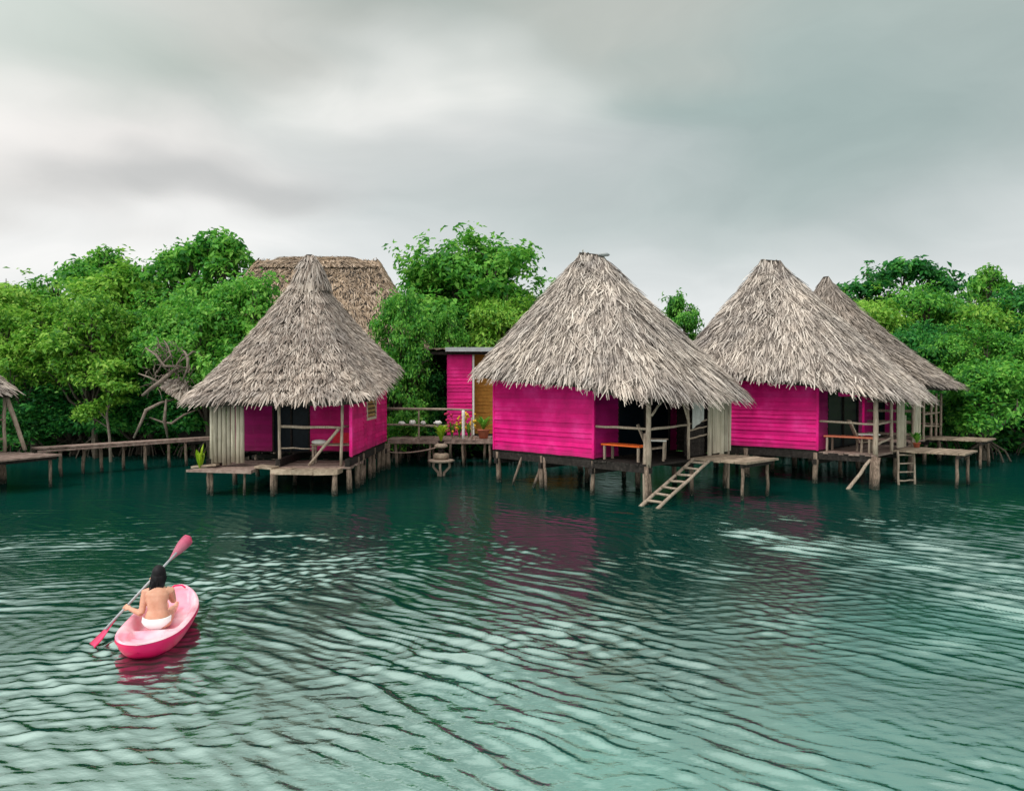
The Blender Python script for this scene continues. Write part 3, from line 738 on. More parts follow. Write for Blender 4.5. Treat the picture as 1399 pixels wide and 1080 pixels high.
# left mass
tree('pale', 8, 41, 374, 'pale round tree at the frame edge above the edge hut', 1.0)
tree('broad', 105, 42, 362, 'broad domed tree highest over the walkway, just right of the frame edge', .95)
tree('pale', 185, 40, 352, 'yellowish tree between the broad domed tree and the tallest left tree', .9)
tree('airy', 150, 44, 338, 'thin open tree poking above the yellowish tree', .8)
tree('broad', 262, 40, 340, 'tallest tree of the left wood with ragged open top', .85)
tree('airy', 292, 38.5, 314, 'airy tree with loose sprays beside the left hut roof', .9)
tree('bushy', 340, 32.8, 376, 'bushy green tree touching the slope of the left hut roof', .8)
tree('pale', 385, 31.6, 420, 'pale tree half hidden behind the left hut roof, in front of the lodge', .6)
tree('overpale', 45, 34, 425, 'pale leafy tree above the edge hut eave', .95)
tree('overpale', 130, 33.6, 415, 'pale spreading tree behind the middle of the walkway', .9)
tree('deep', 85, 36.2, 475, 'dark green mangrove hanging low over the walkway start', .95)
tree('over', 200, 34.8, 420, 'dense mid green mangrove behind the walkway end', .95)
tree('over', 290, 33.2, 408, 'leafy mangrove next to the left hut thatch edge', .8)
tree('low', 20, 35.2, 515, 'low dark mangrove behind the edge hut post', 1.1)
tree('low', 105, 35.2, 515, 'low dark mangrove with roots at the water, left of the sapling', 1.2)
tree('low', 190, 35.2, 510, 'low mangrove behind the sapling on the walkway', 1.1)
tree('low', 268, 34.8, 505, 'low mangrove in shade beside the left hut screen', 1.1)
# centre
tree('round', 645, 41, 326, 'big round tree standing behind the gap left of the middle hut', 1.0, .5)
tree('bushy', 548, 32.0, 398, 'bushy tree right of the large straw roof', .52)
tree('pale', 690, 38, 395, 'yellow green tree touching the middle hut roof', .7)
tree('bushy', 605, 36.5, 420, 'leafy tree above the back cabin roof', .5)
tree('deep', 560, 34, 465, 'dark shrubby mangrove behind the boardwalk railing', .7)
tree('low', 575, 34.2, 500, 'low dark mangrove beside the back cabin wall', .7)
tree('low', 540, 33.5, 510, 'low mangrove at the rear corner of the left hut', .7)
tree('broad', 925, 47, 402, 'tree showing in the gap between middle and right roofs', .6)
# right mass
tree('umbrella', 1222, 45, 352, 'flat topped tree with lacy crown above the right wood', .95, 0)
tree('airy', 1352, 47, 362, 'thin lacy tree poking out at the far right of the wood', .62)
tree('pale', 1178, 41, 398, 'pale green tree rising from behind the rear hut roof', .8)
tree('bushy', 1262, 41, 392, 'rounded bushy tree below the flat topped tree', .85)
tree('pale', 1330, 40, 402, 'pale rounded tree below the thin lacy tree', .8)
tree('deep', 1392, 40, 388, 'deep green tree at the right frame edge', .85)
tree('deep', 1250, 37.5, 440, 'tree whose dark leaf colour paints the shaded gap behind the tip of the rear hut eave', .85)  # darker leaf kind paints the shaded gap between the crowns
tree('over', 1350, 35, 452, 'dense mangrove in front of the pale rounded tree', .85)
tree('over', 1410, 34.4, 462, 'dense dark mangrove cut by the right frame edge', .8)
tree('lowpale', 1345, 32.5, 500, 'round bright mangrove bush overhanging the water at right', 1.0)
tree('low', 1290, 35.4, 505, 'low dark mangrove behind the far landing', .9)
tree('low', 1410, 36, 520, 'low dark mangrove in the corner beside the bright bush', .9)

def stuff_undergrowth():
    rng = np.random.default_rng(77); n = 26000
    x = rng.uniform(-34, 34, n); y = 35.2 + rng.uniform(0, 2.2, n) + .8 * np.sin(x * .6); z = rng.uniform(0, 1, n) ** 1.2 * (2.6 + .9 * np.sin(x * .9) + .6 * np.sin(x * 2.3))
    C = np.stack([x, y, z + .1], 1); N = rng.normal(size=(n, 3)) + np.array([0, -.7, .8]); N /= np.linalg.norm(N, axis=1)[:, None]
    V, q = leaf_arrays(C, N, .30, rng)
    o = link('undergrowth', np_mesh('undergrowth', V, q, M['leaf_deep']))
    tag(o, 'dense dark undergrowth along the muddy shore under the trees', 'undergrowth', kind='stuff')
stuff_undergrowth()

# sapling standing at the walkway
L = [(-.55, 0, 2.3, .62, .22), (.2, .1, 2.65, .6, .22), (.7, 0, 3.2, .6, .25), (-.2, 0, 3.5, .5, .22), (-.9, 0, 2.0, .4, .16), (.35, 0, 4.1, .5, .25)]
X = (147 - 700) / 1010 * 31.8
o = empty('sapling', (X, 31.8, 0), 0, 'slender young tree with light green tiers standing just behind the walkway', 'tree')
link('crown', crown_mesh('sapling_crown', L, 170, 14, .19, M['leaf_yellow'], 41, .3, -.5), None, o)
s = MB(); s.tube([(.15, 0, -.3), (.1, 0, 1.0), (-.02, 0, 2.0), (.1, 0, 3.2), (.3, 0, 4.2)], [.07, .06, .05, .035, .015], 7)
for l in L: s.tube([(0, 0, l[2] - .5), (l[0] * .6, 0, l[2] - .15), l[:3]], [.03, .02, .01], 5)
s.build('trunk', M['dead'], o)

# fallen branches and a collapsed scrap of thatch beside the left hut
px2 = lambda px, py, Y: Vector(((px - 700) / 1010 * Y, Y, 3.33 - (py - 525) / 1010 * Y))
o = empty('fallen_branches', px2(225, 560, 30.4), 0, 'tangle of bare grey branches leaning out beside the left hut', 'branches'); base = Vector(o.location)
rnd = random.Random(5)
s = MB()
for (a, b, c, r) in (((195, 540), (222, 520), (250, 500), .10), ((183, 598), (200, 560), (240, 545), .07), ((200, 475), (225, 500), (262, 505), .06), ((215, 510), (235, 485), (225, 465), .045), ((250, 520), (258, 490), (250, 478), .06), ((205, 570), (235, 578), (268, 560), .05), ((228, 545), (225, 575), (230, 602), .07), ((190, 510), (215, 520), (240, 535), .04), ((240, 500), (265, 480), (280, 490), .045)):
    q = [px2(*a, 30.5) - base, px2(*b, 30.3) - base, px2(*c, 31.0) - base]
    s.tube([q[0], q[0].lerp(q[1], .5) + Vector((rnd.uniform(-.1, .1), 0, rnd.uniform(-.1, .1))), q[1], q[1].lerp(q[2], .5) + Vector((0, 0, .08)), q[2]], [r * .55, r * .8, r, r * .8, r * .5], 7)
s.build('branch', M['dead'], o)
s = MB()
for k in range(90):
    a0 = (rnd.uniform(205, 262), rnd.uniform(470, 535)); a1 = (a0[0] + rnd.uniform(-18, 16), a0[1] + rnd.uniform(-16, 16))
    p, q = px2(*a0, 30.7 + rnd.uniform(-.5, .6)) - base, px2(*a1, 30.7 + rnd.uniform(-.5, .6)) - base
    s.tube([p, p.lerp(q, .5) + Vector((0, 0, .12)), q], [.022, .018, .008], 5)
s.build('twigs', M['dead'], o)
sh = RoofShape(0, 0, .62, .5, lambda x, y: np.full_like(x, 0.0), ((-.3, 0, .42), (.2, 0, .42)), 3, .1)
sc = empty('thatch_scrap', px2(244, 534, 30.9), .3, 'small collapsed scrap of thatch among the bare branches', 'thatch'); sc.rotation_euler = (.35, .6, .3)
rs = roof_shell(sh, 'thatch_base', M['thatch_core'], sc, thick=.1, nt_=40, nu=8)
thatch(sh, 'thatch', M['thatch_brown'], rs, rows=10, spacing=.08, length=.45, width=.08, seed=91)

# ------------------------------------------------------------------ back buildings
o = empty('thatched_lodge', (-9.85, 37.5, 0), 0, 'large lodge with long straw coloured ridge roof behind the left hut', 'building')
sh = RoofShape(0, 0, 6.4, 4.6, lambda x, y: np.full_like(x, 4.3), ((-3.0, 0, 9.6), (3.05, 0, 9.6)), 5.5, .12)
# the ridge is sharp-ended here: stretch the mapping of eave to ridge
rf = roof_shell(sh, 'roof', M['thatch_core'], o, nt_=160)
thatch(sh, 'thatch', M['thatch_straw'], rf, rows=54, spacing=.075, length=.42, width=.06, lift=.05, yaw=1.0, seed=31, u1=1.0)
rs = RoofShape(0, 0, 3.15, .42, lambda x, y: np.full_like(x, 9.25), ((-3.0, 0, 9.74), (3.0, 0, 9.74)), 8, .0)
rr_ = roof_shell(rs, 'ridge_roll', M['thatch_core'], rf, nt_=80, nu=6, thick=.1)
thatch(rs, 'ridge_thatch', M['thatch_straw'], rr_, rows=8, spacing=.06, length=.34, width=.06, lift=.05, yaw=1.2, seed=33)
for (p0, p1, out) in (((-5.4, -3.6), (5.4, -3.6), (0, -1)), ((-5.4, 3.6), (5.4, 3.6), (0, 1)), ((-5.4, -3.54), (-5.4, 3.54), (-1, 0)), ((5.4, -3.54), (5.4, 3.54), (1, 0))):
    s = MB(); siding(s, p0, p1, .6, 4.6, out, .16); s.build('wall', M['dark_wood'], o)

o = empty('back_cabin', (0, 32.2, 0), 0, 'pink cabin with ochre porch wall and rusty sheet roof behind the boardwalk', 'cabin')
s = MB(); siding(s, (-2.82, 0), (-1.74, 0), FLOOR, 4.75, (0, -1), .16); s.build('wall', M['pink'], o)
s = MB(); siding(s, (-2.82, .06), (-2.82, 5), FLOOR, 4.9, (-1, 0), .16); s.build('wall', M['pink_shaded'], o)  # side wall darker than the front by shade painted into the pink
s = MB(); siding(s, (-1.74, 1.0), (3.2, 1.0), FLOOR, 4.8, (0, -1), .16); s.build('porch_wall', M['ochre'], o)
s = MB(); siding(s, (3.2, 1.06), (3.2, 5), FLOOR, 4.9, (1, 0), .16); s.build('wall', M['pink_shaded'], o)
s = MB(); s.bx(-1.72, -1.64, -.05, .03, FLOOR, 4.75); s.build('porch_post', M['white'], o)
s = MB(); planks(s, -2.9, 3.2, -.05, 5, FLOOR - .012, .06, .2); s.build('floor', M['dark_wood'], o)
s = MB()
n = 60
vs = []; fs = []
for i in range(n + 1):
    x = -4.3 + 8.0 * i / n; dz = .035 * math.sin(i * 2.1)
    for (y, z) in ((-.45, 4.86), (2.5, 5.0), (5.6, 5.12)): vs += [(x, y, z + dz + random.uniform(-.01, .01)), (x, y, z + dz - .03)]
for i in range(n):
    for k in (0, 2):
        a = i * 6 + k
        fs += [(a, a + 6, a + 8, a + 2), (a + 1, a + 3, a + 9, a + 7)]
    a = i * 6; fs += [(a, a + 1, a + 7, a + 6)]
s.add(vs, fs); s.build('roof', wood_mat('rusty_sheet', (.10, .065, .055), (.22, .16, .14), (.36, .28, .25), (.6, .6, .6), 3), o)
s = MB(); s.bx(-2.85, 3.3, -.55, -.46, 4.74, 4.92); s.build('fascia', M['metal'], o)
s = MB(); s.bx(-4.2, 3.2, -.3, -.2, 4.62, 4.74); s.build('roof_beam', M['dark_wood'], o)
for x in (-4.1, -2.7, -1.2, .8, 2.6):
    s = MB(); s.pole((x, .3, -.6), (x, .3, FLOOR if x > -3 else 4.7), .07, .06); s.build('stilt', M['stilt'] if x > -3 else M['dark_wood'], o)

# ------------------------------------------------------------------ boardwalks
o = empty('boardwalk', (0, 30.2, 0), 0, 'boardwalk with two rails between left hut and back cabin', 'boardwalk')
s = MB(); planks(s, -5.0, .6, -.5, 1.2, 1.14, .06, .16, 'y'); s.build('deck', M['redplank'], o)
s = MB(); s.bar((-5.0, -.46, 1.02), (.6, -.46, 1.02), .08, .14); s.build('edge_beam', M['redplank'], o)
s = MB(); s.pole((-5.05, -.45, 2.36), (-1.6, -.45, 2.30), .05, .045); s.build('rail', M['driftwood'], o)
s = MB(); s.pole((-5.05, -.45, 1.72), (-2.6, -.45, 1.66), .04, .045); s.build('rail', M['driftwood'], o)
for x, r, z1, mt in ((-3.75, .035, 2.32, 'driftwood'), (-1.96, .06, 2.3, 'white'), (-1.62, .035, 2.0, 'driftwood')):
    s = MB(); s.pole((x, -.45, 1.1), (x, -.45, z1), r, r, .008); s.build('rail_post', M[mt], o)
for x in (-4.7, -3.3, -2.0, -.9, .3):
    for y in (-.4, 1.1):
        s = MB(); s.pole((x + random.uniform(-.1, .1), y, -.6), (x, y, 1.08), .06, .05); s.build('stilt', M['stilt'], o)
# shells lying on the lower rail
for k, (px, w) in enumerate(((549, .11), (564, .15), (578.5, .12), (599, .13))):
    s = MB(); s.ball((0, 0, w * .55), (w * 1.25, w * .8, w * .62), 10, 6); s.ball((w * .9, 0, w * .5), (w * .6, w * .4, w * .35), 8, 5)
    for q in range(5): s.ball((math.cos(q * 1.3) * w * .7, math.sin(q * 1.3) * w * .4, w * .95), (w * .2, w * .2, w * .3), 6, 4)
    sh_o = s.build('conch_shell', M['shell']); sh_o.location = ((px - 700) / 1010 * 29.75, 29.75, 1.72); sh_o.rotation_euler.z = k * 1.1
    tag(sh_o, ['small white shell nearest the left hut on the lower rail', 'largest white shell on the lower boardwalk rail', 'white shell right of the largest shell on the rail', 'upright white shell above the stump planter on the rail'][k], 'shell', 'white shells on the boardwalk rail')

o = empty('walkway', (0, 0, 0), 0, 'long narrow plank walkway on posts from edge hut to left hut', 'walkway')
A, Bp = Vector((-17.0, 26.3, 1.06)), Vector((-12.6, 31.4, 1.10)); d = (Bp - A); dn = d.normalized(); sd = Vector((-dn.y, dn.x, 0))
s = MB()
for k in range(3):
    off = sd * (k - 1) * .22
    s.bar(A + off, Bp + off, .20, .055)
s.build('deck', M['redplank'], o)
s = MB(); s.bar(A - sd * .3 - Vector((0, 0, .10)), Bp - sd * .3 - Vector((0, 0, .06)), .06, .07); s.build('edge_beam', M['redplank'], o)
for px, in ((80,), (118,), (141,), (173,), (193,), (227,), (250,)):
    t = 0; best = 9e9
    for q in range(101):
        P = A + d * q / 100; e = abs(700 + 1010 * P.x / P.y - px)
        if e < best: best, t = e, q / 100
    P = A + d * t + sd * random.choice((-.22, .2)); s = MB(); s.pole((P.x + random.uniform(-.1, .1), P.y, -.6), (P.x, P.y, P.z - .06), .065, .055); s.build('stilt', M['stilt'], o)

# mooring rope between left hut and boardwalk
s = MB(); a = Vector((-4.82, 28.6, .72)); b = Vector((-2.75, 26.95, 1.04)); pts = []
for i in range(11):
    t = i / 10; p = a.lerp(b, t); p.z -= .16 * 4 * t * (1 - t) * .6; pts.append(p)
s.tube(pts, .022, 6); o = s.build('rope', M['rope']); tag(o, 'slack rope tied from the left hut stilts to the planter stand', 'rope')

# ------------------------------------------------------------------ planter stand in the water
X0, Y0 = (603 - 700) / 1010 * 26.9, 26.9
o = empty('planter_stand', (X0, Y0, 0), 0, 'crooked rootwood stand rising from the water between the huts', 'stand')
for k, an in enumerate((2.7, -1.6, .4)):
    s = MB(); ca, sa = math.cos(an), math.sin(an)
    s.tube([(ca * .05, sa * .05, -.3), (ca * .12, sa * .12, .12), (ca * .33, sa * .3, .32), (ca * .3, sa * .28, .52)], [.05, .05, .045, .05], 8); s.build('leg', M['driftwood'], o)
s = MB()
s.lathe((0, 0, .5), [(.30, 0), (.47, .03), (.50, .07), (.45, .10), (.1, .115)], 11); s.build('plate', M['driftwood'], o)
s = MB(); s.lathe((0, 0, .612), [(.22, 0), (.30, .05), (.29, .18), (.24, .22)], 9); s.build('block', M['plank'], o)
s = MB(); s.lathe((0, 0, .83), [(.10, 0), (.13, .1), (.11, .2)], 9); s.build('stem', M['dark_wood'], o)
s = MB(); s.lathe((0, 0, 1.03), [(.14, 0), (.25, .03), (.24, .10), (.15, .16)], 10); s.build('bowl', M['driftwood'], o)

def blade_plant(mb, n, h, w, spread, seed, c=(0, 0, 0)):
    rnd = random.Random(seed)
    for i in range(n):
        an = rnd.uniform(0, 2 * PI); sp = spread * rnd.uniform(.3, 1); hh = h * rnd.uniform(.55, 1)
        d = Vector((math.cos(an), math.sin(an), 0)); t = Vector((-d.y, d.x, 0)); C = Vector(c); vs = []
        for (f, ww) in ((0, .35), (.35, 1), (.7, .9), (1, .08)):
            p = C + d * sp * f ** 1.6 + Vector((0, 0, hh * (f - .25 * f * f * f)))
            vs += [p - t * w * ww / 2, p + Vector((0, 0, -w * .12)), p + t * w * ww / 2]
        fs = []
        for k in range(3):
            a = k * 3; fs += [(a, a + 1, a + 4, a + 3), (a + 1, a + 2, a + 5, a + 4)]
        mb.add(vs, fs)
    return mb
def potted(name, loc, label, pr, ph, h, mat, seed, n=16, spread=.3, w=.1, potmat='terracotta', cat='plant'):
    o = empty(name, loc, 0, label, cat)
    s = MB(); s.lathe((0, 0, 0), [(pr * .7, 0), (pr, ph * .9), (pr * 1.1, ph * .9), (pr * 1.1, ph), (pr * .9, ph), (pr * .85, ph * .9)], 14); s.build('pot', M[potmat], o)
    blade_plant(MB(), n, h, w, spread, seed, (0, 0, ph * .85)).build('foliage', M[mat], o)
    return o
potted('potted_plant', (X0, Y0, 1.18), 'bright lime plant growing on top of the rootwood stand', .12, .10, .85, 'leaf_lime', 3, 20, .34, .17, 'dark_wood')
potted('potted_plant', ((661 - 700) / 1010 * 30.0, 30.0, 1.15), 'leafy green plant in a terracotta pot beside the middle hut wall', .24, .36, .85, 'leaf_yellow', 4, 60, .5, .09)
potted('potted_plant', hl(hut_right, 4.35, 1.15, 1.14), 'small green plant in a pot at the right hut landing', .12, .16, .55, 'leaf_mid', 6, 22, .3, .1)
o = empty('banana_shoot', hl(hut_left, 4.3, -2.32, .78), 0, 'yellow green leafy shoot beside the left hut slab screen', 'plant')
blade_plant(MB(), 9, 1.0, .18, .22, 8).build('foliage', M['leaf_lime'], o)
# flowers along the boardwalk
for k, (px, Y, mt, n, lab) in enumerate(((618, 30.6, 'flower_red', 26, 'bushy plant with dark red flowers left of the white railing post'), (628, 30.4, 'flower_yellow', 20, 'plant with orange yellow flowers beside the red flowering plant'), (641, 30.4, 'flower_yellow', 22, 'yellow flowering plant right of the white railing post'))):
    o = empty('flowering_plant', ((px - 700) / 1010 * Y, Y, 1.14), 0, lab, 'plant', 'flowering plants on the boardwalk')
    s = MB(); rnd = random.Random(60 + k)
    blade_plant(s, 26, .95, .06, .34, 60 + k).build('foliage', M['leaf_mid'], o)
    s = MB()
    for i in range(n):
        s.ball((rnd.uniform(-.3, .3), rnd.uniform(-.25, .2), rnd.uniform(.25, 1.0)), rnd.uniform(.035, .075), 6, 4)
    s.build('blossoms', M[mt], o)
o = empty('leafy_shrub', ((543 - 700) / 1010 * 31.6, 31.6, 0.3), 0, 'low leafy shrub growing under the boardwalk rail by the left hut', 'shrub')
link('foliage', crown_mesh('shrub', [(0, 0, .7, .7, .6), (.5, 0, 1.1, .5, .5), (-.3, 0, 1.3, .4, .4)], 130, 12, .16, M['leaf_mid'], 45, .3, -.6), None, o)
s = MB(); s.pole((0, 0, -.6), (0, 0, .9), .04, .02); s.build('stem', M['bark'], o)

# ------------------------------------------------------------------ kayak
KP = Vector((-4.70, 9.86, 0)); KR = math.atan2(.43, 1.97)
K_L, K_W = 2.32, .83
def khalf(s):      # half width along the hull, s from -1 (stern) to 1 (bow)
    return K_W / 2 * (max(0.0, 1 - abs(s) ** (3.4 if s < 0 else 2.5))) ** (.56 if s < 0 else .6)
def krim(s): return .215 + .12 * max(0, s) ** 2.2 + .02 * max(0, -s) ** 2
def build_kayak():
    root = empty('kayak', KP, KR, 'small pink sit on top kayak carrying the paddler', 'kayak')
    ns, nr = 56, 10
    hull = MB(); vs = []; fs = []
    S = [-1 + 2 * (0.5 - 0.5 * math.cos(PI * i / ns)) for i in range(ns + 1)]
    for s in S:
        w = max(khalf(s), .004); zr = krim(s); zk = -.10 + .22 * abs(s) ** 5
        for side in (-1, 1):
            for k in range(nr + 1):
                t = k / nr
                # from keel out to bilge and up to the rim with a rolled lip
                x = w * min(1, math.sin(t * PI / 2) ** .7 * .97) if t < .9 else w * (1.0 if t < .98 else .985)
                z = zk + (zr - zk) * (1 - math.cos(t * PI / 2)) ** .9
                y = s * K_L / 2 * (.93 + .07 * t)
                vs.append((side * x, y, z))
    m2 = 2 * (nr + 1)
    for i in range(ns):
        for h in (0, 1):
            for k in range(nr):
                a = i * m2 + h * (nr + 1) + k
                q = (a, a + 1, a + m2 + 1, a + m2)
                fs.append(q if h else tuple(reversed(q)))
    hull.add(vs, fs, True); ho = hull.build('hull', M['kayak_pink'], root)
    bm = bmesh.new(); bm.from_mesh(ho.data); bmesh.ops.remove_doubles(bm, verts=bm.verts, dist=.009); bmesh.ops.recalc_face_normals(bm, faces=bm.faces); bm.to_mesh(ho.data); bm.free()
    # deck with footwell, seat hollow and stern tank well
    nx = 34; deck = MB(); vs = []; fs = []
    def sm(a, b, x):
        t = min(1, max(0, (x - a) / (b - a))); return t * t * (3 - 2 * t)
    for s in S:
        w = max(khalf(s), .004) * .985; zr = krim(s); y = s * K_L / 2
        for k in range(nx + 1):
            c = -1 + 2 * k / nx; x = w * c
            lip = .022 * math.exp(-((abs(c) - .90) / .07) ** 2)
            inn = 1 - sm(.62, .80, abs(c))
            well = inn * (.45 * sm(-.48, -.30, s) + .55 * sm(-.25, -.16, s)) * (1 - sm(.70, .86, s))             # seat and leg well
            rise = 1 - .35 * sm(.05, .2, s) * (1 - sm(.2, .34, s)) * math.exp(-(c / .5) ** 2)
            z = zr + lip - .15 * well * rise
            tank = (1 - sm(.50, .62, abs(c))) * sm(-.80, -.74, s) * (1 - sm(-.50, -.42, s))
            z -= .045 * tank
            z -= .055 * math.exp(-((math.hypot(c * .9, (s + .22) * 1.5) - .56) / .05) ** 2) * (s < -.30) * (1 - sm(.70, .85, abs(c)))
            d2 = ((c + .30) / .17) ** 2 + ((s + .74) / .055) ** 2
            z -= .06 * math.exp(-d2 * 1.2)
            vs.append((x, y, z))
    for i in range(ns):
        for k in range(nx):
            a = i * (nx + 1) + k; fs.append((a, a + 1, a + nx + 2, a + nx + 1))
    deck.add(vs, fs, True); deck.build('deck', M['kayak_pale'], root)
    h = MB(); h.tube([(-.10, K_L / 2 - .16, krim(.9) + .03), (-.05, K_L / 2 - .13, krim(.9) + .06), (.05, K_L / 2 - .13, krim(.9) + .06), (.10, K_L / 2 - .16, krim(.9) + .03)], .012, 6); h.build('handle', M['kayak_pink'], root)
    p = MB(); p.lathe((-.097, -.858, krim(-.75) - .075), [(.045, 0), (.05, .012), (.03, .018)], 12); p.build('drain_plug', M['dark_wood'], root)
    return root
def kmat(name, base, light, spec=.5):
    m, nt, out = nt_new(name)
    f = noise(nt, 2.6, 3, .5)
    c = ramp(nt, f, [(.35, base), (.68, light)])
    finish(nt, out, c, .32, noise(nt, 60, 2, .5), .05, .003, spec); return m
M['kayak_pink'] = kmat('pink_plastic', (.97, .006, .12), (.98, .025, .18), .2)
M['kayak_pale'] = kmat('faded_pink_plastic', (.92, .30, .42), (.95, .66, .72))
build_kayak()

# ------------------------------------------------------------------ paddle
PA, PB = Vector((-5.40, 9.33, -.03)), Vector((-4.66, 10.72, 1.12))
po = empty('paddle', (PA + PB) / 2, 0, 'double bladed pink paddle held across the kayak', 'paddle'); pc = Vector(po.location)
s = MB(); s.tube([PA.lerp(PB, .16) - pc, PA.lerp(PB, .5) - pc, PA.lerp(PB, .84) - pc], .016, 10); s.build('shaft', plain('white_shaft', (.42, .44, .46), .4), po)
def blade(p0, p1, tw, mat):
    d = (p1 - p0); dn = d.normalized(); up = Vector((0, 0, 1)); q = (up - dn * up.dot(dn)).normalized(); sdv = dn.cross(q)
    vw = (p0 - Vector((0, 0, 3.33))).normalized(); e1 = dn.cross(vw).normalized(); e2 = dn.cross(e1)
    wv = e1 * math.cos(tw) + e2 * math.sin(tw); nv = dn.cross(wv); vs = []; fs = []; n = 12
    for i in range(n + 1):
        t = i / n; w = .017 + .075 * math.sin(min(1, t * 1.25) * PI / 2) ** 1.5 if t < .86 else (.092 * math.sqrt(max(.02, 1 - ((t - .86) / .14) ** 2)))
        th = .012 * (1 - .6 * t); cv = -.05 * math.sin(t * PI * .8)
        for (a, b) in ((-1, 0), (0, 1), (1, 0), (0, -1)): vs.append(p0 + d * t + nv * cv * .6 + wv * w * a + nv * (th * b + (-.012 if a == 0 else .006)))
    for i in range(n):
        for k in range(4): a = i * 4 + k; b = i * 4 + (k + 1) % 4; fs.append((a, b, b + 4, a + 4))
    fs += [(3, 2, 1, 0), tuple(n * 4 + k for k in range(4))]
    s = MB(); s.add([v - pc for v in vs], fs, True); return s.build('blade', mat, po)
M['blade'] = kmat('pink_blade', (.80, .02, .12), (.88, .06, .20)); M['blade2'] = kmat('light_pink_blade', (.90, .10, .24), (.93, .30, .42))
blade(PA.lerp(PB, .25), PA + (PA - PB) * .01, 1.05, M['blade']); blade(PA.lerp(PB, .76), PB, .45, M['blade2'])
HL, HR = PA.lerp(PB, .345), PA.lerp(PB, .60)

# ------------------------------------------------------------------ person
def skin_mat():
    m, nt, out = nt_new('skin')
    f = noise(nt, 9, 3, .5)
    c = ramp(nt, f, [(.3, (.56, .27, .17)), (.7, (.70, .40, .28))])
    c = mixc(nt, c, (.60, .22, .15), ramp(nt, noise(nt, 4, 3, .6), [(.5, (0, 0, 0)), (.75, (.55,) * 3)]))
    p = finish(nt, out, c, .5, None, spec=.3)
    p.inputs['Subsurface Weight'].default_value = .08; p.inputs['Subsurface Radius'].default_value = (.02, .008, .004)
    return m
M['skin'] = skin_mat()
def build_person():
    SP = Vector((KP.x - .055 * 0 + .0, KP.y - .10, .135))    # seat point under the hips
    SP = Vector((-4.70, 9.76, .118))
    fw = Vector((-math.sin(KR), math.cos(KR), 0)); rt = Vector((math.cos(KR), math.sin(KR), 0)); up = Vector((0, 0, 1))
    W = lambda r, f, u: rt * r + fw * f + up * u
    b = MB()
    def rings(stations, n=18):
        vs = []; fs = []
        for (c, wx, wy) in stations:
            for k in range(n):
                a = 2 * PI * k / n; ca, sa = math.cos(a), math.sin(a)
                vs.append(c + rt * wx * .93 * math.copysign(abs(ca) ** .85, ca) + fw * wy * math.copysign(abs(sa) ** .85, sa))
        for i in range(len(stations) - 1):
            for k in range(n): fs.append((i * n + k, i * n + (k + 1) % n, (i + 1) * n + (k + 1) % n, (i + 1) * n + k))
        fs.append(tuple(reversed(range(n)))); fs.append(tuple((len(stations) - 1) * n + k for k in range(n)))
        b.add(vs, fs, True)
    # torso leaning a little forward, shoulders turned with the stroke
    rings([(W(0, .0, .0), .13, .11), (W(0, .0, .045), .175, .135), (W(0, .0, .11), .182, .13), (W(-.003, .005, .17), .158, .112), (W(-.006, .015, .235), .128, .092), (W(-.01, .03, .30), .132, .092), (W(-.012, .05, .37), .152, .10), (W(-.014, .065, .43), .168, .098), (W(-.014, .075, .475), .155, .082), (W(-.014, .082, .505), .10, .062), (W(-.014, .09, .525), .055, .055)])
    b.tube([W(-.014, .085, .49), W(-.012, .10, .56), W(-.012, .115, .60)], [.052, .046, .048], 12)
    # head with jaw, nose and ears
    hc = W(-.01, .135, .675); hr = Matrix.Rotation(KR + .12, 3, 'Z')
    b.ball(hc, (.074, .092, .105), 18, 12, hr); b.ball(hc + hr @ Vector((0, .03, -.055)), (.052, .062, .06), 12, 8, hr)
    b.ball(hc + hr @ Vector((0, .092, -.018)), (.012, .018, .02), 8, 6, hr)
    for sx in (-1, 1): b.ball(hc + hr @ Vector((sx * .075, -.002, -.02)), (.010, .018, .028), 8, 6, hr)
    b.ball(hc + hr @ Vector((0, .083, -.062)), (.022, .010, .006), 8, 5, hr); b.ball(hc + hr @ Vector((0, .082, -.072)), (.019, .010, .006), 8, 5, hr)
    # legs forward in the well, knees a little raised
    for sx in (-1, 1):
        b.tube([W(sx * .085, .0, .075), W(sx * .085, .20, .07), W(sx * .075, .40, .08)], [.092, .078, .056], 14)
        b.tube([W(sx * .075, .40, .08), W(sx * .07, .52, .07), W(sx * .06, .72, .04)], [.058, .056, .036], 12)
        b.tube([W(sx * .06, .71, .04), W(sx * .065, .77, .06), W(sx * .07, .82, .09)], [.038, .034, .022], 10)
    # arms
    def hand(hp, sgn, frm):
        sh = (PB - PA).normalized(); out = (hp - frm).normalized(); out = (out - sh * out.dot(sh)).normalized(); nn = sh.cross(out) * sgn
        pc_ = hp - out * .045
        rot = Matrix((sh, out, nn)).transposed()
        b.ball(pc_ + nn * .012, (.038, .045, .016), 10, 7, rot)
        for k in range(4):
            o = sh * (-.03 + k * .02); ln = (.92, 1.05, 1.0, .8)[k]
            b.tube([pc_ + o + out * .035 + nn * .014, hp + o + out * .012 * ln + nn * .022, hp + o + out * .026 * ln - nn * .004, hp + o + out * .008 - nn * .026 * ln, hp + o - out * .014 - nn * .022], [.0095, .009, .0088, .008, .006], 8)
        b.tube([pc_ - sh * .03 * sgn, hp - sh * .045 * sgn - nn * .012, hp - sh * .03 * sgn + out * .004 - nn * .024], [.012, .0105, .008], 8)
        return pc_
    SL, SRt = W(-.165, .07, .455), W(.148, .085, .455)
    lo = HL - SP; el = W(-.195, -.005, .19)
    pl = hand(lo, 1, el)
    b.tube([W(-.11, .07, .46), SL, SL.lerp(el, .35), SL.lerp(el, .75), el], [.055, .053, .047, .041, .038], 14)
